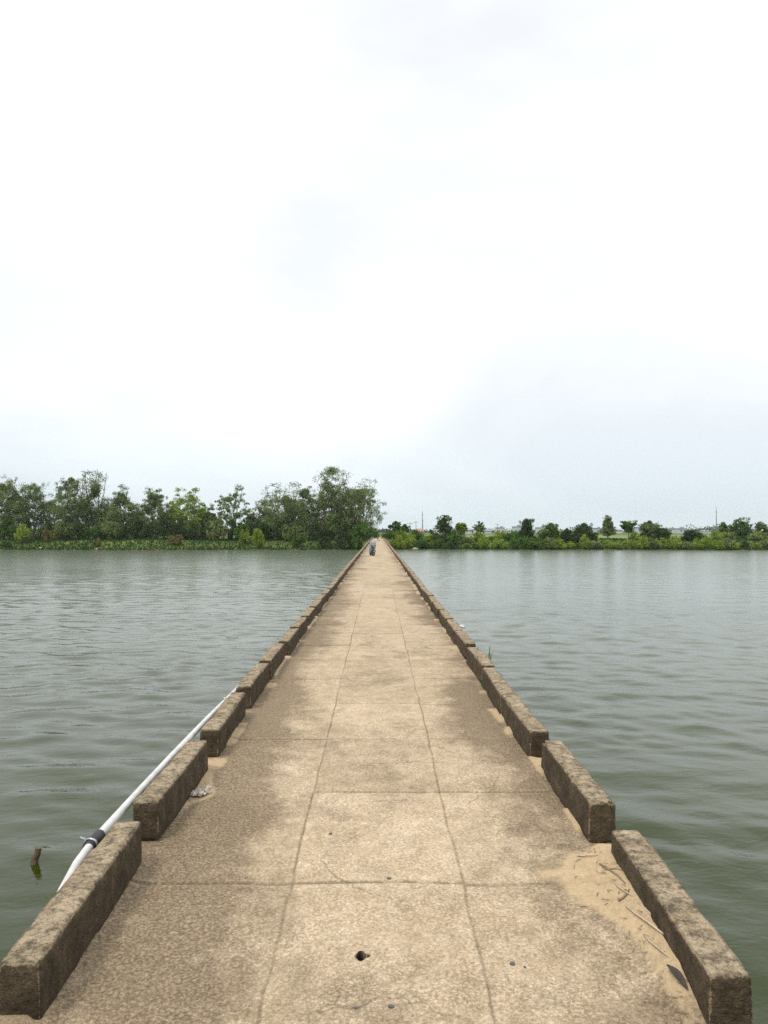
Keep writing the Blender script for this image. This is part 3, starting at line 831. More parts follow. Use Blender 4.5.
for s in (-1, 1): fr.tube([(s * 0.06, 0.66, 0.28), (s * 0.07, 1.02, RW)], 0.02, 6); fr.tube([(s * 0.05, 0.78, 0.56), (s * 0.07, 1.02, RW)], 0.016, 6)
fr.build('frame', M['teal'], bike, smooth=True)
fk = MB(); fk.tube([(0, 0.10, 0.60), (0, 0.17, 0.86)], 0.03, 8)
for s in (-1, 1): fk.tube([(s * 0.065, 0.0, RW), (s * 0.065, 0.09, 0.58)], 0.02, 6)
fk.box((0, 0.095, 0.59), (0.18, 0.06, 0.05)); fk.build('fork', M['steel'], bike, smooth=False).rotation_euler = (0, 0, STEER)
sh = MB(); sh.add([(-0.15, 0.10, 0.84), (0.15, 0.10, 0.84), (0.12, 0.06, 0.46), (-0.12, 0.06, 0.46), (-0.16, 0.19, 0.84), (0.16, 0.19, 0.84), (0.13, 0.15, 0.46), (-0.13, 0.15, 0.46)],
       [(0, 1, 2, 3), (4, 7, 6, 5), (0, 4, 5, 1), (1, 5, 6, 2), (2, 6, 7, 3), (3, 7, 4, 0)]); sh.build('front_shield', M['darkp'], bike).rotation_euler = (0, 0, R(-15))
hb = MB(); hb.tube([(-0.30, 0.30, 0.98), (-0.20, 0.22, 1.00), (0, 0.18, 0.98), (0.20, 0.22, 1.00), (0.30, 0.30, 0.98)], 0.014, 8); hb.tube([(0, 0.17, 0.84), (0, 0.18, 0.98)], 0.02, 8)
hbo = hb.build('handlebar', M['steel'], bike, smooth=True); hbo.rotation_euler = (0, 0, R(-25))
for s in (-1, 1):
    MB().tube([(s * 0.24, 0.25, 0.992), (s * 0.345, 0.335, 0.972)], 0.019, 8).build('grip', M['darkp'], hbo, smooth=True)
    MB().tube([(s * 0.19, 0.215, 1.0), (s * 0.24, 0.18, 1.10)], 0.006, 6).tube([(s * 0.205, 0.18, 1.10), (s * 0.30, 0.18, 1.12)], 0.028, 8).build('mirror', M['darkp'], hbo, smooth=True)
bs = MB()
for z_, hw, hd in ((0.70, 0.14, 0.095), (0.78, 0.15, 0.105), (0.86, 0.16, 0.115), (0.935, 0.17, 0.125)):
    bs.tube([(-hw, -0.03 - hd, z_), (hw, -0.03 - hd, z_), (hw, -0.03 + hd, z_), (-hw, -0.03 + hd, z_)], 0.010, 5, closed=True)
for k in range(7):
    t_ = -1 + k / 3
    for s in (-1, 1): bs.tube([(t_ * 0.14, -0.03 + s * 0.095, 0.70), (t_ * 0.17, -0.03 + s * 0.125, 0.935)], 0.007, 5)
for k in range(4):
    t_ = -1 + 2 * k / 3
    for s in (-1, 1): bs.tube([(s * 0.14, -0.03 + t_ * 0.095, 0.70), (s * 0.17, -0.03 + t_ * 0.125, 0.935)], 0.007, 5)
bs.box((0, -0.03, 0.697), (0.28, 0.19, 0.012)); bs.build('basket', M['lightp'], bike).rotation_euler = (0, 0, STEER)
MB().tube([(0, 0.075, 0.66), (0, 0.03, 0.655), (0, 0.015, 0.655)], [0.05, 0.055, 0.045], 12).build('headlight', M['lens'], bike, smooth=True)
st_ = MB(); st_.tube([(0, 0.60, 0.73), (0, 0.68, 0.74), (0, 0.82, 0.745), (0, 0.94, 0.74)], [0.05, 0.085, 0.11, 0.07], 10); st_.build('seat', M['darkp'], bike, smooth=True)
MB().box((0, 1.02, 0.60), (0.16, 0.34, 0.02)).tube([(0.06, 0.90, 0.59), (0.07, 1.02, 0.25)], 0.01, 6).tube([(-0.06, 0.90, 0.59), (-0.07, 1.02, 0.25)], 0.01, 6).build('rack', M['steel'], bike)
MB().tube([(-0.08, 0.58, 0.26), (-0.22, 0.52, 0.01)], 0.012, 6).tube([(-0.22, 0.52, 0.008), (-0.25, 0.49, 0.008)], 0.012, 6).build('kickstand', M['steel'], bike)
for s in (-1, 1):
    MB().tube([(s * 0.05, 0.58, 0.24), (s * 0.09, 0.58 + s * 0.13, 0.20)], 0.011, 6).box((s * 0.13, 0.58 + s * 0.13, 0.20), (0.09, 0.07, 0.025)).build('pedal', M['darkp'], bike)
lo = [v for v in (0,)]

# ---- in the water
sx, sy = X_at(37, 8.86), 8.86
stake = MB().tube([(0, 0, -2.4), (0.01, 0, -0.3), (0.02, 0.0, 0.0), (0.028, 0.01, 0.06), (0.055, 0.01, 0.12), (0.066, 0.012, 0.185)], [0.05, 0.045, 0.042, 0.04, 0.036, 0.034], 10).build('wooden_stake', M['wood'], None, (sx, sy, 0), smooth=False)
tag(stake, 'broken brown wooden stake sticking out of the water left of the bridge', 'stake')
ry = 23.2
rd = MB()
for k, (dx, h, ln) in enumerate([(0, 0.42, 0.03), (0.03, 0.30, -0.05), (-0.03, 0.26, 0.08), (0.05, 0.20, 0.1)]):
    rd.tube([(dx, 0, -0.6), (dx, 0, 0), (dx + ln * 0.4, 0, h * 0.6), (dx + ln, 0, h)], [0.010, 0.009, 0.007, 0.002], 5)
reed_mat = plain('reed_green', (0.07, 0.12, 0.03), 0.6, 0, 0.2, 10)
tag(rd.build('water_reed', reed_mat, None, (X_at(489, ry), ry, 0)), 'thin green reed standing in the water right of the bridge', 'reed')
bm = bmesh.new(); bmesh.ops.create_icosphere(bm, subdivisions=3, radius=0.10)
for v in bm.verts:
    n = 1 + 0.35 * mnoise.noise(v.co * 14); v.co = Vector((v.co.x * n * 1.2, v.co.y * n, max(-0.03, v.co.z * n * 0.8)))
me = bpy.data.meshes.new('plastic_scrap'); bm.to_mesh(me); bm.free(); me.materials.append(M['pvc'])
tag(link('plastic_scrap', me, None, (X_at(462, 30.2), 30.2, 0.03)), 'small white plastic scrap floating by the right kerb', 'litter')
tf = MB(); rr = random.Random(8)
for k in range(26):
    w = rr.uniform(0, 6.28); l = rr.uniform(0.04, 0.12); s = Vector((math.cos(w), math.sin(w), 0)); p0 = Vector((rr.gauss(0, 0.02), rr.gauss(0, 0.03), 0))
    sd2 = Vector((-s.y, s.x, 0)) * 0.004
    tf.add([p0 - sd2, p0 + sd2, p0 + s * l * 0.4 + Vector((0, 0, l * 0.8)) + sd2, p0 + s * l * 0.4 + Vector((0, 0, l * 0.8)) - sd2, p0 + s * l * 0.8 + Vector((0, 0, l))], [(0, 1, 2, 3), (3, 2, 4)])
tag(tf.build('weed_tuft', reed_mat, None, (X_R + 0.03, 8.02 - 0.09, DECK_Z)), 'small green weed tuft in a gap between right kerb blocks', 'weed')

# ------------------------------------------------------------------ vegetation
def leaves(rng, C, Rr, per, size, aspect=0.42, droop=0.35, tint0=None):
    """leaf faces spread through clumps; C (n,3) centres, Rr (n,3) radii"""
    n = len(C); tot = n * per
    u = rng.normal(size=(tot, 3)); u /= np.linalg.norm(u, axis=1, keepdims=True)
    rad = rng.random((tot, 1)) ** 0.45
    ci = np.repeat(np.arange(n), per)
    p = C[ci] + u * rad * Rr[ci]
    a = rng.normal(size=(tot, 3)); a[:, 2] -= droop; a /= np.linalg.norm(a, axis=1, keepdims=True)
    b = np.cross(a, rng.normal(size=(tot, 3))); b /= np.linalg.norm(b, axis=1, keepdims=True)
    s = size * (0.6 + 0.8 * rng.random((tot, 1)))
    V = np.empty((tot, 4, 3)); V[:, 0] = p - a * s; V[:, 1] = p + b * s * aspect; V[:, 2] = p + a * s; V[:, 3] = p - b * s * aspect
    ct = rng.random(n) if tint0 is None else tint0
    tint = np.clip(0.65 * ct[ci] + 0.35 * rng.random(tot), 0, 1)
    return V.reshape(-1, 3), np.arange(tot * 4).reshape(-1, 4), np.repeat(tint, 4)

def tree(name, x, y, H, Wd, seed, leafmat, label, group, stems=3, dens=1.0, low=0.25, clump=0.16, lsize=0.18, cat='tree', shape='round', droop=0.5, per=30, depth=None):
    """H total height, Wd crown width, low = where the foliage starts as a share of H"""
    rng = np.random.default_rng(seed); rd = random.Random(seed)
    gz0 = float(ground_z(x, y))
    root = empty(name, (x, y, gz0 - 0.05), label, cat, group)
    tb = MB(); C = []; RR = []
    rx = Wd / 2; ry_ = (depth or Wd * 0.8) / 2
    def profile(t):               # half width of the crown at height share t of the crown
        if shape == 'round': return math.sqrt(max(0.02, 1 - (2 * t - 0.95) ** 2))
        if shape == 'spread': return 0.35 + 0.65 * t ** 0.7 if t < 0.85 else 1.0 - (t - 0.85) * 3.5
        if shape == 'cone': return max(0.12, 1.0 - 0.85 * t)
        return max(0.2, 0.75 + 0.35 * math.sin(3.0 * t + seed) - 0.55 * max(0, t - 0.6) / 0.4)      # ragged
    for s in range(stems):
        ang = 2 * math.pi * (s + rd.random() * 0.7) / stems
        off = Vector((math.cos(ang), math.sin(ang) * 0.8, 0)) * (0.03 * Wd if stems > 1 else 0)
        reach = rd.uniform(0.35, 0.75) * rx if stems > 1 else 0.08 * rx
        top = Vector((math.cos(ang) * reach, math.sin(ang) * reach * 0.8, H * rd.uniform(0.80, 0.96) if s else H * 0.95))
        pts = []
        for k in range(8):
            t = k / 7
            pts.append(off.lerp(top, t ** 1.15 if t < 1 else 1) * 1.0 + Vector((rd.gauss(0, 0.018 * H), rd.gauss(0, 0.018 * H), 0)) * (t if k < 7 else 0.3))
            pts[-1].z = top.z * t
        r0 = 0.017 * H * (1.0 if stems == 1 else 0.7) + 0.03
        tb.tube(pts, [r0 * (1 - 0.88 * k / 7) for k in range(8)], 6)
        nl = max(4, int(9 * dens))
        for q in range(nl):
            t = low + (1 - low) * (q + rd.random()) / nl
            t = min(t, 0.97)
            kf = t * 7; k0 = min(6, int(kf)); p = pts[k0].lerp(pts[k0 + 1], kf - k0)
            tc_ = (t - low) / (1 - low + 1e-6)
            w = rd.uniform(0, 6.283); ext = profile(tc_) * rd.uniform(0.45, 1.0)
            tip = Vector((math.cos(w) * rx * ext, math.sin(w) * ry_ * ext, 0)) * 0.85 + Vector((p.x * 0.3, p.y * 0.3, p.z + H * rd.uniform(0.0, 0.10)))
            tip.z = min(tip.z, H * 0.985)
            mid = p.lerp(tip, 0.5) + Vector((0, 0, 0.04 * H * rd.random()))
            tb.tube([p, mid, tip], [r0 * 0.35 * (1 - t * 0.6), r0 * 0.2, r0 * 0.07], 5)
            for m_ in (0.45, 0.75, 1.0):
                if rd.random() < 0.90:
                    c_ = (p.lerp(mid, m_ * 2) if m_ < 0.5 else mid.lerp(tip, m_ * 2 - 1)) + Vector((rd.gauss(0, 0.03 * Wd), rd.gauss(0, 0.03 * Wd), rd.gauss(0, 0.02 * H)))
                    rr_ = clump * Wd * rd.uniform(0.55, 1.15) * 0.62
                    C.append(c_); RR.append((rr_ * 1.15, rr_, rr_ * rd.uniform(0.6, 0.95)))
        C.append(Vector(top) - Vector((0, 0, 0.02 * H))); RR.append((clump * Wd * 0.35,) * 2 + (clump * Wd * 0.45,))
    # the body of the crown: small clumps through its whole volume, with gaps between the masses
    nB = int(280 * dens)
    tt = rng.random(nB * 3); th = rng.random(nB * 3) * 6.283; ru = rng.random(nB * 3) ** 0.55
    ext = np.array([profile(float(q)) for q in tt]) * (1 - 0.6 * tt ** 5) * (0.62 + 0.62 * vnoise(th * 1.3 + seed, tt * 4.5, seed))
    bx = np.cos(th) * ru * ext * rx; by = np.sin(th) * ru * ext * ry_; bz = H * (low + (0.97 - low) * tt) * (0.76 + 0.24 * np.minimum(1, 1.35 * vnoise(bx / Wd * 4.5 + seed, by / Wd * 2.0, seed + 3)))
    gap = vnoise(bx / Wd * 5.5 + 31 + seed, bz / H * 8.0 + by / Wd * 3.0, seed + 7)
    ok = np.where(gap > 0.34)[0][:nB]
    CB = np.stack([bx, by, bz], 1)[ok]
    rb = clump * Wd * 0.36 * (0.55 + 0.75 * rng.random(len(ok)))
    C = np.concatenate([np.array([tuple(c_) for c_ in C]), CB]); RR = np.concatenate([np.array(RR) * 0.85, np.stack([rb * 1.05, rb, rb * 0.85], 1)])
    C[:, 2] = np.minimum(C[:, 2], H - RR[:, 2] * 0.8)
    V, Fq, tint = leaves(rng, C, RR, per, lsize, droop=droop, aspect=0.34)
    tb.build('trunk', M['bark'], root, smooth=True)
    link('crown', mesh_np('crown', V, Fq, M[leafmat], False, {'tint': tint}), root)
    return root

def place(px, d): return X_at(px, d), d
def Htop(py, d, x): return Z_at(py, d) - float(ground_z(x, d))

LG = 'trees along the left part of the far bank'
left_trees = [  # px, d, top py, px width, leaf, kwargs, label
    (4, 163, 474, 44, 'leaf_grey', dict(stems=3, low=0.25), 'feathery grey green tree at the left end of the bank'),
    (34, 166, 480, 46, 'leaf_grey', dict(stems=3, low=0.22), 'rounded dusty green tree beside the leftmost feathery tree'),
    (72, 164, 477, 42, 'leaf_grey', dict(stems=3, low=0.25), 'ragged tree leaning on the left side of the tall pale crown'),
    (96, 168, 470, 54, 'leaf_grey', dict(stems=4, low=0.22, shape='ragged'), 'tallest grey green tree of the left group, with a peaked top'),
    (122, 164, 484, 36, 'leaf_grey', dict(stems=3, low=0.2), 'lower grey green tree on the right shoulder of the peaked one'),
    (156, 165, 486, 36, 'leaf_grey', dict(stems=3, low=0.2), 'slim loose tree standing clear right of the peaked group'),
    (187, 164, 485, 38, 'leaf_fresh', dict(stems=3, low=0.12, shape='ragged'), 'yellowish willow like tree hanging down to the bank'),
    (231, 165, 484, 40, 'leaf_grey', dict(stems=3, low=0.35, dens=0.62, clump=0.13), 'thin see through tree with open sky between its branches'),
    (212, 167, 505, 24, 'leaf_grey', dict(stems=2, low=0.2), 'short tree filling the gap left of the see through tree'),
    (283, 163, 481, 58, 'leaf_grey', dict(stems=4, low=0.12), 'broad bushy tree left of the biggest tree'),
    (305, 168, 486, 34, 'leaf_grey', dict(stems=3, low=0.2, dens=0.8), 'loose crown squeezed between the broad tree and the biggest one'),
    (333, 162, 466, 58, 'leaf_grey', dict(stems=5, low=0.10, shape='ragged', dens=1.2), 'biggest and tallest tree of the bank, left of the bridge end'),
    (361, 164, 477, 52, 'leaf_grey', dict(stems=4, low=0.10, dens=1.15), 'wide tree drooping toward the bridge end'),
]
for k, (px, ty, w_) in enumerate([(18, 494, 40), (52, 497, 40), (84, 494, 44), (110, 497, 40), (140, 503, 34), (172, 502, 34), (203, 508, 30), (250, 508, 26), (268, 498, 34), (296, 500, 38), (320, 494, 40), (348, 490, 44)]):
    nm = ['at the left end', 'below the rounded dusty tree', 'below the peaked crown on its left', 'below the peaked crown on its right', 'left of the slim loose tree', 'right of the slim loose tree', 'beside the willow like tree',
          'right of the see through tree', 'left below the broad bushy tree', 'right below the broad bushy tree', 'left below the biggest tree', 'between the biggest tree and the drooping one'][k]
    left_trees.append((px, 170, ty, w_, 'leaf_grey' if k % 3 else 'leaf_deep', dict(stems=4, low=0.06, dens=1.0), 'shorter bushy tree in the back row ' + nm))
for i, (px, d, ty, wpx, lm_, kw, lab) in enumerate(left_trees):
    x, y = place(px, d)
    kw = dict(kw)
    tree('willow_tree' if lm_ == 'leaf_fresh' else 'bamboo_tree' if False else 'tree', x, y, Htop(ty, d, x), wpx / F * d * 1.06, 100 + i, lm_, lab, LG, **kw)

RG = 'trees along the right part of the far bank'
right_trees = [
    (396, 168, 521, 16, 'leaf_deep', dict(stems=2, low=0.25, dens=0.6), 'small thin tree just right of the bridge end'),
    (405, 172, 524, 12, 'leaf_deep', dict(stems=1, low=0.4, dens=0.6), 'slender sapling between the bridge end and the dark tree'),
    (444, 158, 514.5, 27, 'leaf_dark', dict(stems=3, low=0.10, shape='ragged', dens=0.9), 'tall dark tree with a gap in its crown, right of the bridge end'),
    (461, 162, 522, 16, 'leaf_fresh', dict(stems=1, low=0.45, shape='spread', dens=0.8), 'light green flat topped tree right behind the tall dark tree'),
    (479, 190, 521, 14, 'leaf_grey', dict(stems=1, low=0.4, dens=0.5), 'bare thin tree standing alone behind the shrubs'),
    (527, 158, 518, 26, 'leaf_dark', dict(stems=3, low=0.12, shape='ragged'), 'dark bushy tree with an uneven top midway along the right bank'),
    (551, 159, 523, 24, 'leaf_deep', dict(stems=3, low=0.12), 'mid green tree touching the right side of the dark bushy one'),
    (566, 158, 527, 14, 'leaf_dark', dict(stems=2, low=0.1), 'low narrow dark tree left of the round one'),
    (584, 159, 523, 27, 'leaf_dark', dict(stems=3, low=0.15, dens=1.1), 'round dense dark tree near the middle of the right bank'),
    (608, 166, 515, 21, 'leaf_grey', dict(stems=2, low=0.22, shape='cone', dens=1.0), 'tall pale pointed tree right of the round dark one'),
    (629, 170, 520, 18, 'leaf_deep', dict(stems=1, low=0.5, shape='spread', dens=1.0), 'umbrella shaped tree right of the pointed one'),
    (650, 168, 520, 22, 'leaf_grey', dict(stems=2, low=0.35, dens=0.7), 'thin pale tree above the squat dark bush'),
    (661, 158, 527, 23, 'leaf_dark', dict(stems=3, low=0.10), 'squat round dark tree in front of the thin pale one'),
    (692, 158, 530, 20, 'leaf_dark', dict(stems=3, low=0.05), 'low dark tree alone near the tall mast'),
    (725, 172, 522, 13, 'leaf_grey', dict(stems=1, low=0.3, shape='spread', dens=0.8), 'small spreading tree right of the tall mast'),
    (742, 165, 517, 24, 'leaf_deep', dict(stems=2, low=0.25, dens=0.8), 'broad loose tree with two tops near the right photo edge'),
    (763, 168, 521, 14, 'leaf_grey', dict(stems=2, low=0.3, dens=0.7), 'narrow tree at the right photo edge'),
]
for i, (px, d, ty, wpx, lm_, kw, lab) in enumerate(right_trees):
    x, y = place(px, d)
    tree('tree', x, y, Htop(ty, d, x), wpx / F * d * 1.05, 200 + i, lm_, lab, RG, lsize=0.16, per=30, clump=0.19, **kw)

# ---- bushes: a few kinds, copied along the bank
def bush_proto(seed, Wd, H, leafmat, lsize=0.17, per=60, n=24):
    rng = np.random.default_rng(seed)
    u = rng.random((n, 3)); th = u[:, 0] * 6.283; rr_ = np.sqrt(u[:, 1])
    C = np.stack([np.cos(th) * rr_ * Wd * 0.42, np.sin(th) * rr_ * Wd * 0.36, H * (0.15 + 0.72 * u[:, 2] * np.sqrt(np.maximum(0.1, 1 - rr_ ** 2 * 0.8)))], 1)
    RR = np.stack([0.16 * Wd * (0.6 + 0.7 * rng.random(n))] * 3, 1); RR[:, 2] *= 0.8
    V, Fq, tint = leaves(rng, C, RR, per, lsize, aspect=0.5, droop=0.1)
    V[:, 2] = np.maximum(V[:, 2], -0.1)
    st = MB(); rd = random.Random(seed)
    for k in range(5):
        w = rd.uniform(0, 6.28)
        st.tube([(0, 0, -0.2), (math.cos(w) * Wd * 0.1, math.sin(w) * Wd * 0.1, H * 0.35), (math.cos(w) * Wd * 0.25, math.sin(w) * Wd * 0.25, H * 0.7)], [0.06, 0.04, 0.015], 5)
    return mesh_np('foliage', V, Fq, M[leafmat], False, {'tint': tint}), st.mesh('stem', M['bark'])
BP = {}
for i, lm_ in enumerate(('leaf_deep', 'leaf_dark', 'leaf_fresh', 'leaf_grey', 'leaf_gold')):
    BP[lm_] = [bush_proto(300 + i * 10 + k, 4.0, 2.6, lm_) for k in range(3)]
brs = random.Random(21)
def bush(px, d, wpx, top_py, leafmat, label, group):
    x, y = place(px, d); g = float(ground_z(x, d))
    Wd = wpx / F * d; H = max(0.5, Z_at(top_py, d) - g)
    o = empty('bush', (x, y, g), label, 'bush', group, rz=brs.uniform(0, 6.28))
    fm, sm = brs.choice(BP[leafmat])
    link('foliage', fm, o); link('stem', sm, o)
    o.scale = (Wd / 4.0, Wd / 4.0, H / 2.6)
    return o

g1 = 'dark bushes under the left trees'
for k in range(34):
    px = -6 + k * 11.4 + brs.uniform(-4, 4)
    if px > 372: break
    bush(px, brs.uniform(160, 164), brs.uniform(15, 24), brs.uniform(513, 526), brs.choice(['leaf_deep', 'leaf_dark', 'leaf_dark', 'leaf_deep', 'leaf_grey']),
         'dense dark bush in the row at the foot of the left trees', g1)
g2 = 'low bushes along the left water edge'
for px, d, w, ty, lm_, lab in [(98, 152.2, 9, 537, 'leaf_gold', 'pale yellow leaved bush by itself at the water edge'),
        (176, 154, 16, 533, 'leaf_gold', 'reddish yellow bush on the bank below the slim loose tree'),
        (25, 157, 18, 523, 'leaf_fresh', 'bright green broad bush near the left photo edge'),
        (48, 158, 10, 526, 'leaf_gold', 'small yellowish bush right of the bright green broad one'),
        (257, 152.5, 18, 527, 'leaf_fresh', 'fresh green bush at the water below the broad bushy tree'),
        (245, 157, 13, 529, 'leaf_fresh', 'fresh green bush up the bank left of its larger twin'),
        (361, 152.5, 27, 523, 'leaf_deep', 'large glossy green bush hiding the bank left of the bridge end'),
        (344, 151.5, 22, 531, 'leaf_dark', 'dark bush hanging over the water left of the glossy one'),
        (325, 152.0, 18, 535, 'leaf_dark', 'low dark bush two bushes left of the bridge end'),
        (300, 153.0, 20, 535, 'leaf_deep', 'low green bush under the biggest tree at the water'),
        (8, 153, 14, 539, 'leaf_deep', 'low bush at the left photo edge by the water')]:
    bush(px, d, w, ty, lm_, lab, g2)
g3 = 'bushes along the right water edge'
for k in range(42):
    px = 392 + k * 9.3 + brs.uniform(-3, 3)
    lm_ = brs.choice(['leaf_fresh', 'leaf_fresh', 'leaf_deep', 'leaf_fresh'] if px < 520 else ['leaf_deep', 'leaf_fresh', 'leaf_fresh', 'leaf_grey'])
    dd = float(bank_y(X_at(px, 151))) + brs.uniform(0.8, 2.6)
    bush(px, dd, brs.uniform(11, 19), brs.uniform(533, 543), lm_, 'low green bush in the front row along the right water edge', g3)
g4 = 'bushes up the right bank'
for k in range(40):
    px = 391 + k * 9.8 + brs.uniform(-4, 4)
    if 588 < px < 690 and brs.random() < 0.6: continue
    lm_ = brs.choice(['leaf_fresh', 'leaf_deep', 'leaf_deep', 'leaf_fresh', 'leaf_grey'])
    bush(px, brs.uniform(158, 172), brs.uniform(12, 22), brs.uniform(527.5, 536), lm_, 'fresh green bush in the back row on top of the right bank', g4)

# ---- grass on the banks
rng = np.random.default_rng(77)
n = 26000
gxx = rng.uniform(-112, 112, n); gyy = bank_y(gxx) + 0.3 + rng.random(n) ** 1.4 * 26
keep = np.abs(gxx - 0.4) > 2.0; gxx, gyy = gxx[keep], gyy[keep]; n = len(gxx)
gzz = ground_z(gxx, gyy)
hh = (0.15 + 0.32 * rng.random(n)) * (0.6 + 0.8 * fbm(gxx * 0.15, gyy * 0.15, 91, 2))
w = rng.uniform(0, 6.283, n); ww = 0.05 + 0.13 * rng.random(n)
lean = rng.normal(0, 0.25, (n, 2)) * hh[:, None]
V = np.empty((n, 4, 3))
V[:, 0] = np.stack([gxx - np.cos(w) * ww, gyy - np.sin(w) * ww, gzz - 0.05], 1)
V[:, 1] = np.stack([gxx + np.cos(w) * ww, gyy + np.sin(w) * ww, gzz - 0.05], 1)
V[:, 2] = np.stack([gxx + np.cos(w) * ww * 0.6 + lean[:, 0], gyy + np.sin(w) * ww * 0.6 + lean[:, 1], gzz + hh], 1)
V[:, 3] = np.stack([gxx - np.cos(w) * ww * 0.6 + lean[:, 0], gyy - np.sin(w) * ww * 0.6 + lean[:, 1], gzz + hh * 0.9], 1)
tint = np.clip(0.6 * fbm(gxx * 0.12, gyy * 0.12, 92, 3) + 0.5 * rng.random(n), 0, 1)
tag(link('bank_grass', mesh_np('bank_grass', V.reshape(-1, 3), np.arange(n * 4).reshape(-1, 4), M['grass'], False, {'tint': np.repeat(tint, 4)})), 'green grass covering the far banks', 'grass', kind='stuff')

# ---- rocks at the water edge
for i, (px, dd, r, lab) in enumerate([(37, 2.6, 0.38, 'pale rock at the water edge near the left photo edge'), (101, 1.0, 0.36, 'pale rock below the yellow leaved bush'), (235, 0.8, 0.32, 'flat pale rock on the sandy strip of the left bank'), (416, 0.2, 0.6, 'pale brown rock at the water right of the bridge end')]):
    x = X_at(px, 150); y = float(bank_y(x)) + dd
    me = stone_mesh(20 + i, r); me.materials.clear(); me.materials.append(M['rock']); me.name = 'rock'
    tag(link('shore_rock', me, None, (x, y, float(ground_z(x, y)) + 0.1)), lab, 'rock', 'rocks at the far water edge')

# ------------------------------------------------------------------ far off
def house(px, d, wpx, top_py, wall, roofm, label, kind='gable', depth=8.0, rz=0.0):
    x, y = place(px, d); g = float(ground_z(x, min(y, 300)))
    Wd = wpx / F * d; H = Z_at(top_py, d) - g
    o = empty('house' if kind == 'gable' else 'building', (x, y, g), label, 'house' if kind == 'gable' else 'building', 'buildings far behind the right bank' if px > 380 else 'houses behind the left trees', rz=rz)
    hw = H * (0.68 if kind == 'gable' else 0.95)
    MB().box((0, 0, hw / 2 - 0.2), (Wd, depth, hw + 0.4)).build('wall', M[wall], o)
    if kind == 'gable':
        a, b, ov = Wd / 2 + 0.4, depth / 2 + 0.4, hw - 0.1
        MB().add([(-a, -b, ov), (a, -b, ov), (a, b, ov), (-a, b, ov), (-a * 0.8, 0, H), (a * 0.8, 0, H)], [(0, 1, 5, 4), (2, 3, 4, 5), (1, 2, 5), (3, 0, 4), (3, 2, 1, 0)]).build('roof', M[roofm], o)
    else:
        MB().box((0, 0, hw + 0.25), (Wd + 0.5, depth + 0.5, 0.5)).box((Wd * 0.2, 0, hw + 0.9), (Wd * 0.25, depth * 0.4, 0.85)).build('roof', M[roofm], o)
    cols = max(2, min(6, int(Wd / 3.2))); rows = max(1, int(hw / 3.2))
    for r_ in range(rows):
        for c_ in range(cols):
            fx = -Wd / 2 + Wd * (c_ + 0.5) / cols
            MB().box((fx, -depth / 2 - 0.02, 1.7 + r_ * hw / rows), (Wd / cols * 0.45, 0.10, min(1.5, hw * 0.3))).build('window', M['glass'], o)
    return o
house(374, 215, 7, 524, 'white', 'slate', 'white house behind the trees just left of the bridge end')
house(420, 260, 5.5, 528.6, 'cream', 'tile', 'small house with an orange red roof left of the tall dark tree')
house(213, 200, 15, 531, 'cream', 'tile', 'house with a red roof glimpsed below the see through tree', depth=7)
house(343, 205, 10, 516, 'cream', 'tile', 'red roofed house hidden behind the biggest tree')
far_list = [(468, 560, 7, 527, 'white', 0), (478, 620, 9, 526, 'white', 1), (488, 600, 6, 528, 'blueg', 0), (500, 640, 9, 526.5, 'white', 1), (509, 580, 7, 528, 'cream', 0),
            (517, 660, 9, 525.5, 'blueg', 1), (541, 640, 10, 526.5, 'white', 1), (556, 560, 7, 528, 'white', 0), (598, 700, 7, 527, 'blueg', 1), (617, 640, 9, 527.5, 'white', 0),
            (640, 700, 8, 526, 'blueg', 1), (671, 640, 10, 528, 'white', 1), (681, 620, 9, 527.5, 'blueg', 1), (706, 680, 8, 529, 'white', 0), (436, 600, 6, 527, 'white', 1)]
for i, (px, d, wpx, ty, wl_, flat) in enumerate(far_list):
    d *= 0.86; ty += 1.2; wpx *= 0.8
    near_of = ['behind the shrubs just right of the tall dark tree', 'second right of the tall dark tree', 'between two white blocks', 'midway to the dark bushy tree', 'low and left of the dark bushy tree',
               'touching the left of the dark bushy tree', 'between the dark bushy tree and its mid green neighbour', 'right of the mid green tree', 'left of the tall pale pointed tree', 'between the pointed and the umbrella tree',
               'between the umbrella tree and the thin pale tree', 'right of the squat round tree', 'between the squat tree and the low dark tree', 'left of the tall mast', 'just left of the tall dark tree'][i]
    house(px, d, wpx, ty, wl_, 'slate', 'tiny hazy %s %s %s' % ({'white': 'white', 'cream': 'cream', 'blueg': 'blue grey'}[wl_], 'flat roofed block' if flat else 'house', near_of), 'flat' if flat else 'gable', depth=10)

def mast(name, px, d, ty, r, label, cat, arms=0):
    x, y = place(px, d); g = float(ground_z(x, min(y, 300))); H = Z_at(ty, d) - g
    o = empty(name, (x, y, g), label, cat, 'masts and poles beyond the right bank')
    MB().tube([(0, 0, -0.5), (0, 0, H * 0.5), (0, 0, H)], [r, r * 0.8, r * 0.55], 10).build('shaft', M['pole'], o, smooth=True)
    if arms:
        ca = MB()
        for k in range(arms): ca.box((0, 0, H - 0.5 - k * 0.9), (1.8, 0.12, 0.14))
        ca.build('crossarm', M['pole'], o)
        for s in (-0.8, 0.0, 0.8):
            MB().tube([(s, 0, H - 0.43), (s, 0, H - 0.2)], 0.06, 6).build('insulator', M['white'], o)
    else:
        MB().tube([(0, 0, H), (0, 0, H + 0.8)], 0.05, 6).build('lightning_rod', M['pole'], o)
        for z_ in (0.35, 0.6, 0.85):
            MB().tube([(0, 0, H * z_), (0, 0, H * z_ + 0.3)], r * 1.08, 10).build('collar', M['pole'], o)
mast('mast', 717.5, 330, 508, 0.24, 'tall grey mast rising by itself above the right bank', 'mast')
mast('chimney', 422.5, 420, 511.5, 0.34, 'pale thin chimney above the orange roofed house', 'chimney')
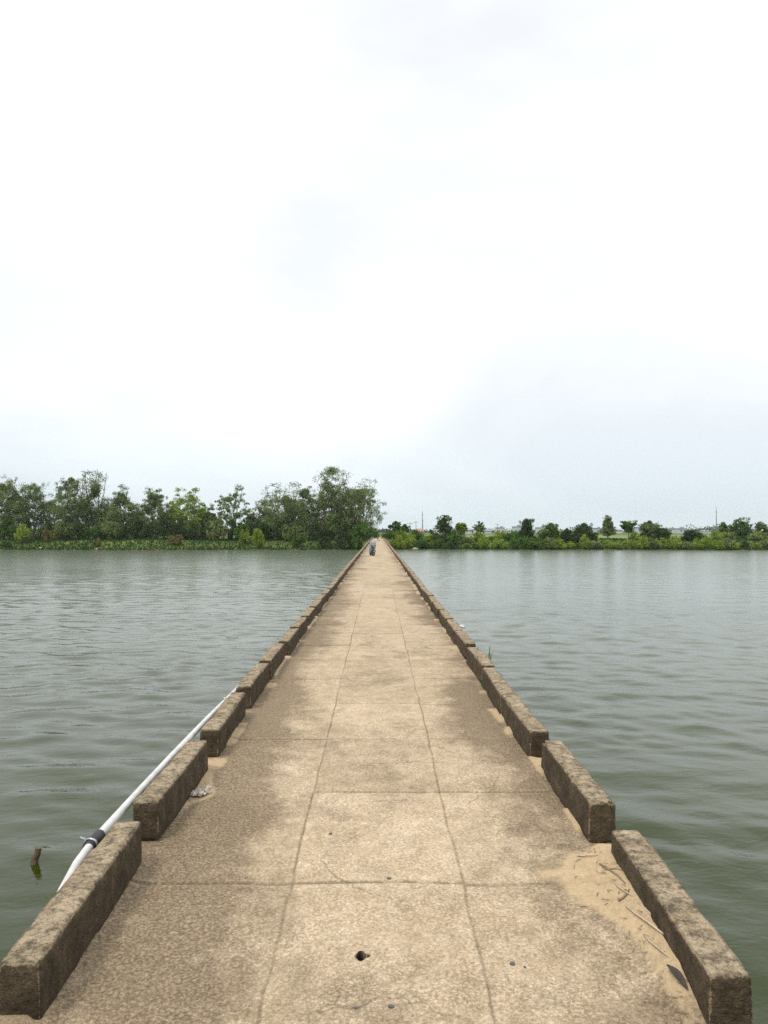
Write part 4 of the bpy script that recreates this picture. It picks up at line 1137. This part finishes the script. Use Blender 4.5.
mast('utility_pole', 410, 240, 522, 0.17, 'short utility pole left of the chimney, near the bridge end', 'pole', 1)
mast('utility_pole', 497.5, 320, 523.5, 0.20, 'utility pole between the tall dark tree and the dark bushy tree', 'pole', 1)
mast('utility_pole', 416, 300, 521, 0.17, 'thin utility pole next to the chimney', 'pole', 1)
mast('utility_pole', 687.5, 330, 524, 0.17, 'thin utility pole left of the tall mast', 'pole', 1)

# one far belt of woods behind the fields
rng = np.random.default_rng(5)
nC = 620
cx = rng.uniform(-760, 760, nC); cy = rng.uniform(600, 820, nC)
hgt = 2.2 + 4.2 * fbm(cx * 0.018, cy * 0.01, 15, 3) * rng.random(nC)
# a lump of taller trees right of the squat tree
lump = np.exp(-((cx - X_at(697, 700)) / 14) ** 2) * 5.0
C = np.stack([cx, cy, 1.7 + hgt * 0.45 + lump * 0.6], 1)
RR = np.stack([4.5 + 4 * rng.random(nC), 4.5 + 3 * rng.random(nC), hgt * 0.6 + lump * 0.5], 1)
V, Fq, tint = leaves(rng, C, RR, 60, 0.75, aspect=0.55, droop=0.0)
tag(link('far_woods', mesh_np('far_woods', V, Fq, M['far'], False, {'tint': tint})), 'hazy belt of trees on the horizon beyond the fields', 'woods', kind='stuff')

# bright field behind the right bank
fx0, fx1, fy0, fy1 = 4.0, 170.0, 178.0, 330.0
fxs = np.linspace(fx0, fx1, 40); fys = np.linspace(fy0, fy1, 24)
fX, fY = np.meshgrid(fxs, fys)
fm_, nt_, p_, o_ = new_mat('young_rice_field'); t_ = NT(nt_)
t_.l(t_.mix(t_.ramp(t_.noise(t_.pos(), 0.08, 4), [(0.35, 0.0), (0.65, 1.0)]), (0.085, 0.125, 0.02), (0.16, 0.19, 0.05)), p_.inputs['Base Color']); p_.inputs['Roughness'].default_value = 0.9
tag(link('field', mesh_np('field', np.stack([fX, fY, ground_z(fX, fY) + 0.12], -1).reshape(-1, 3), grid_faces(40, 24), fm_, True)), kind='structure')

# ------------------------------------------------------------------ haze
hm, hnt, hp, hout = new_mat('haze_air')
hnt.nodes.remove(hp)
pv = hnt.nodes.new('ShaderNodeVolumePrincipled')
pv.inputs['Color'].default_value = (0.90, 0.96, 1.0, 1)
pv.inputs['Density'].default_value = 0.00012
pv.inputs['Anisotropy'].default_value = 0.2
hnt.links.new(pv.outputs[0], hout.inputs['Volume'])
hz = MB().box((0, 1000, 16), (5600, 3600, 40)).build('haze', hm)
tag(hz, 'thin pale summer haze over the river and the far bank', 'haze', kind='stuff')
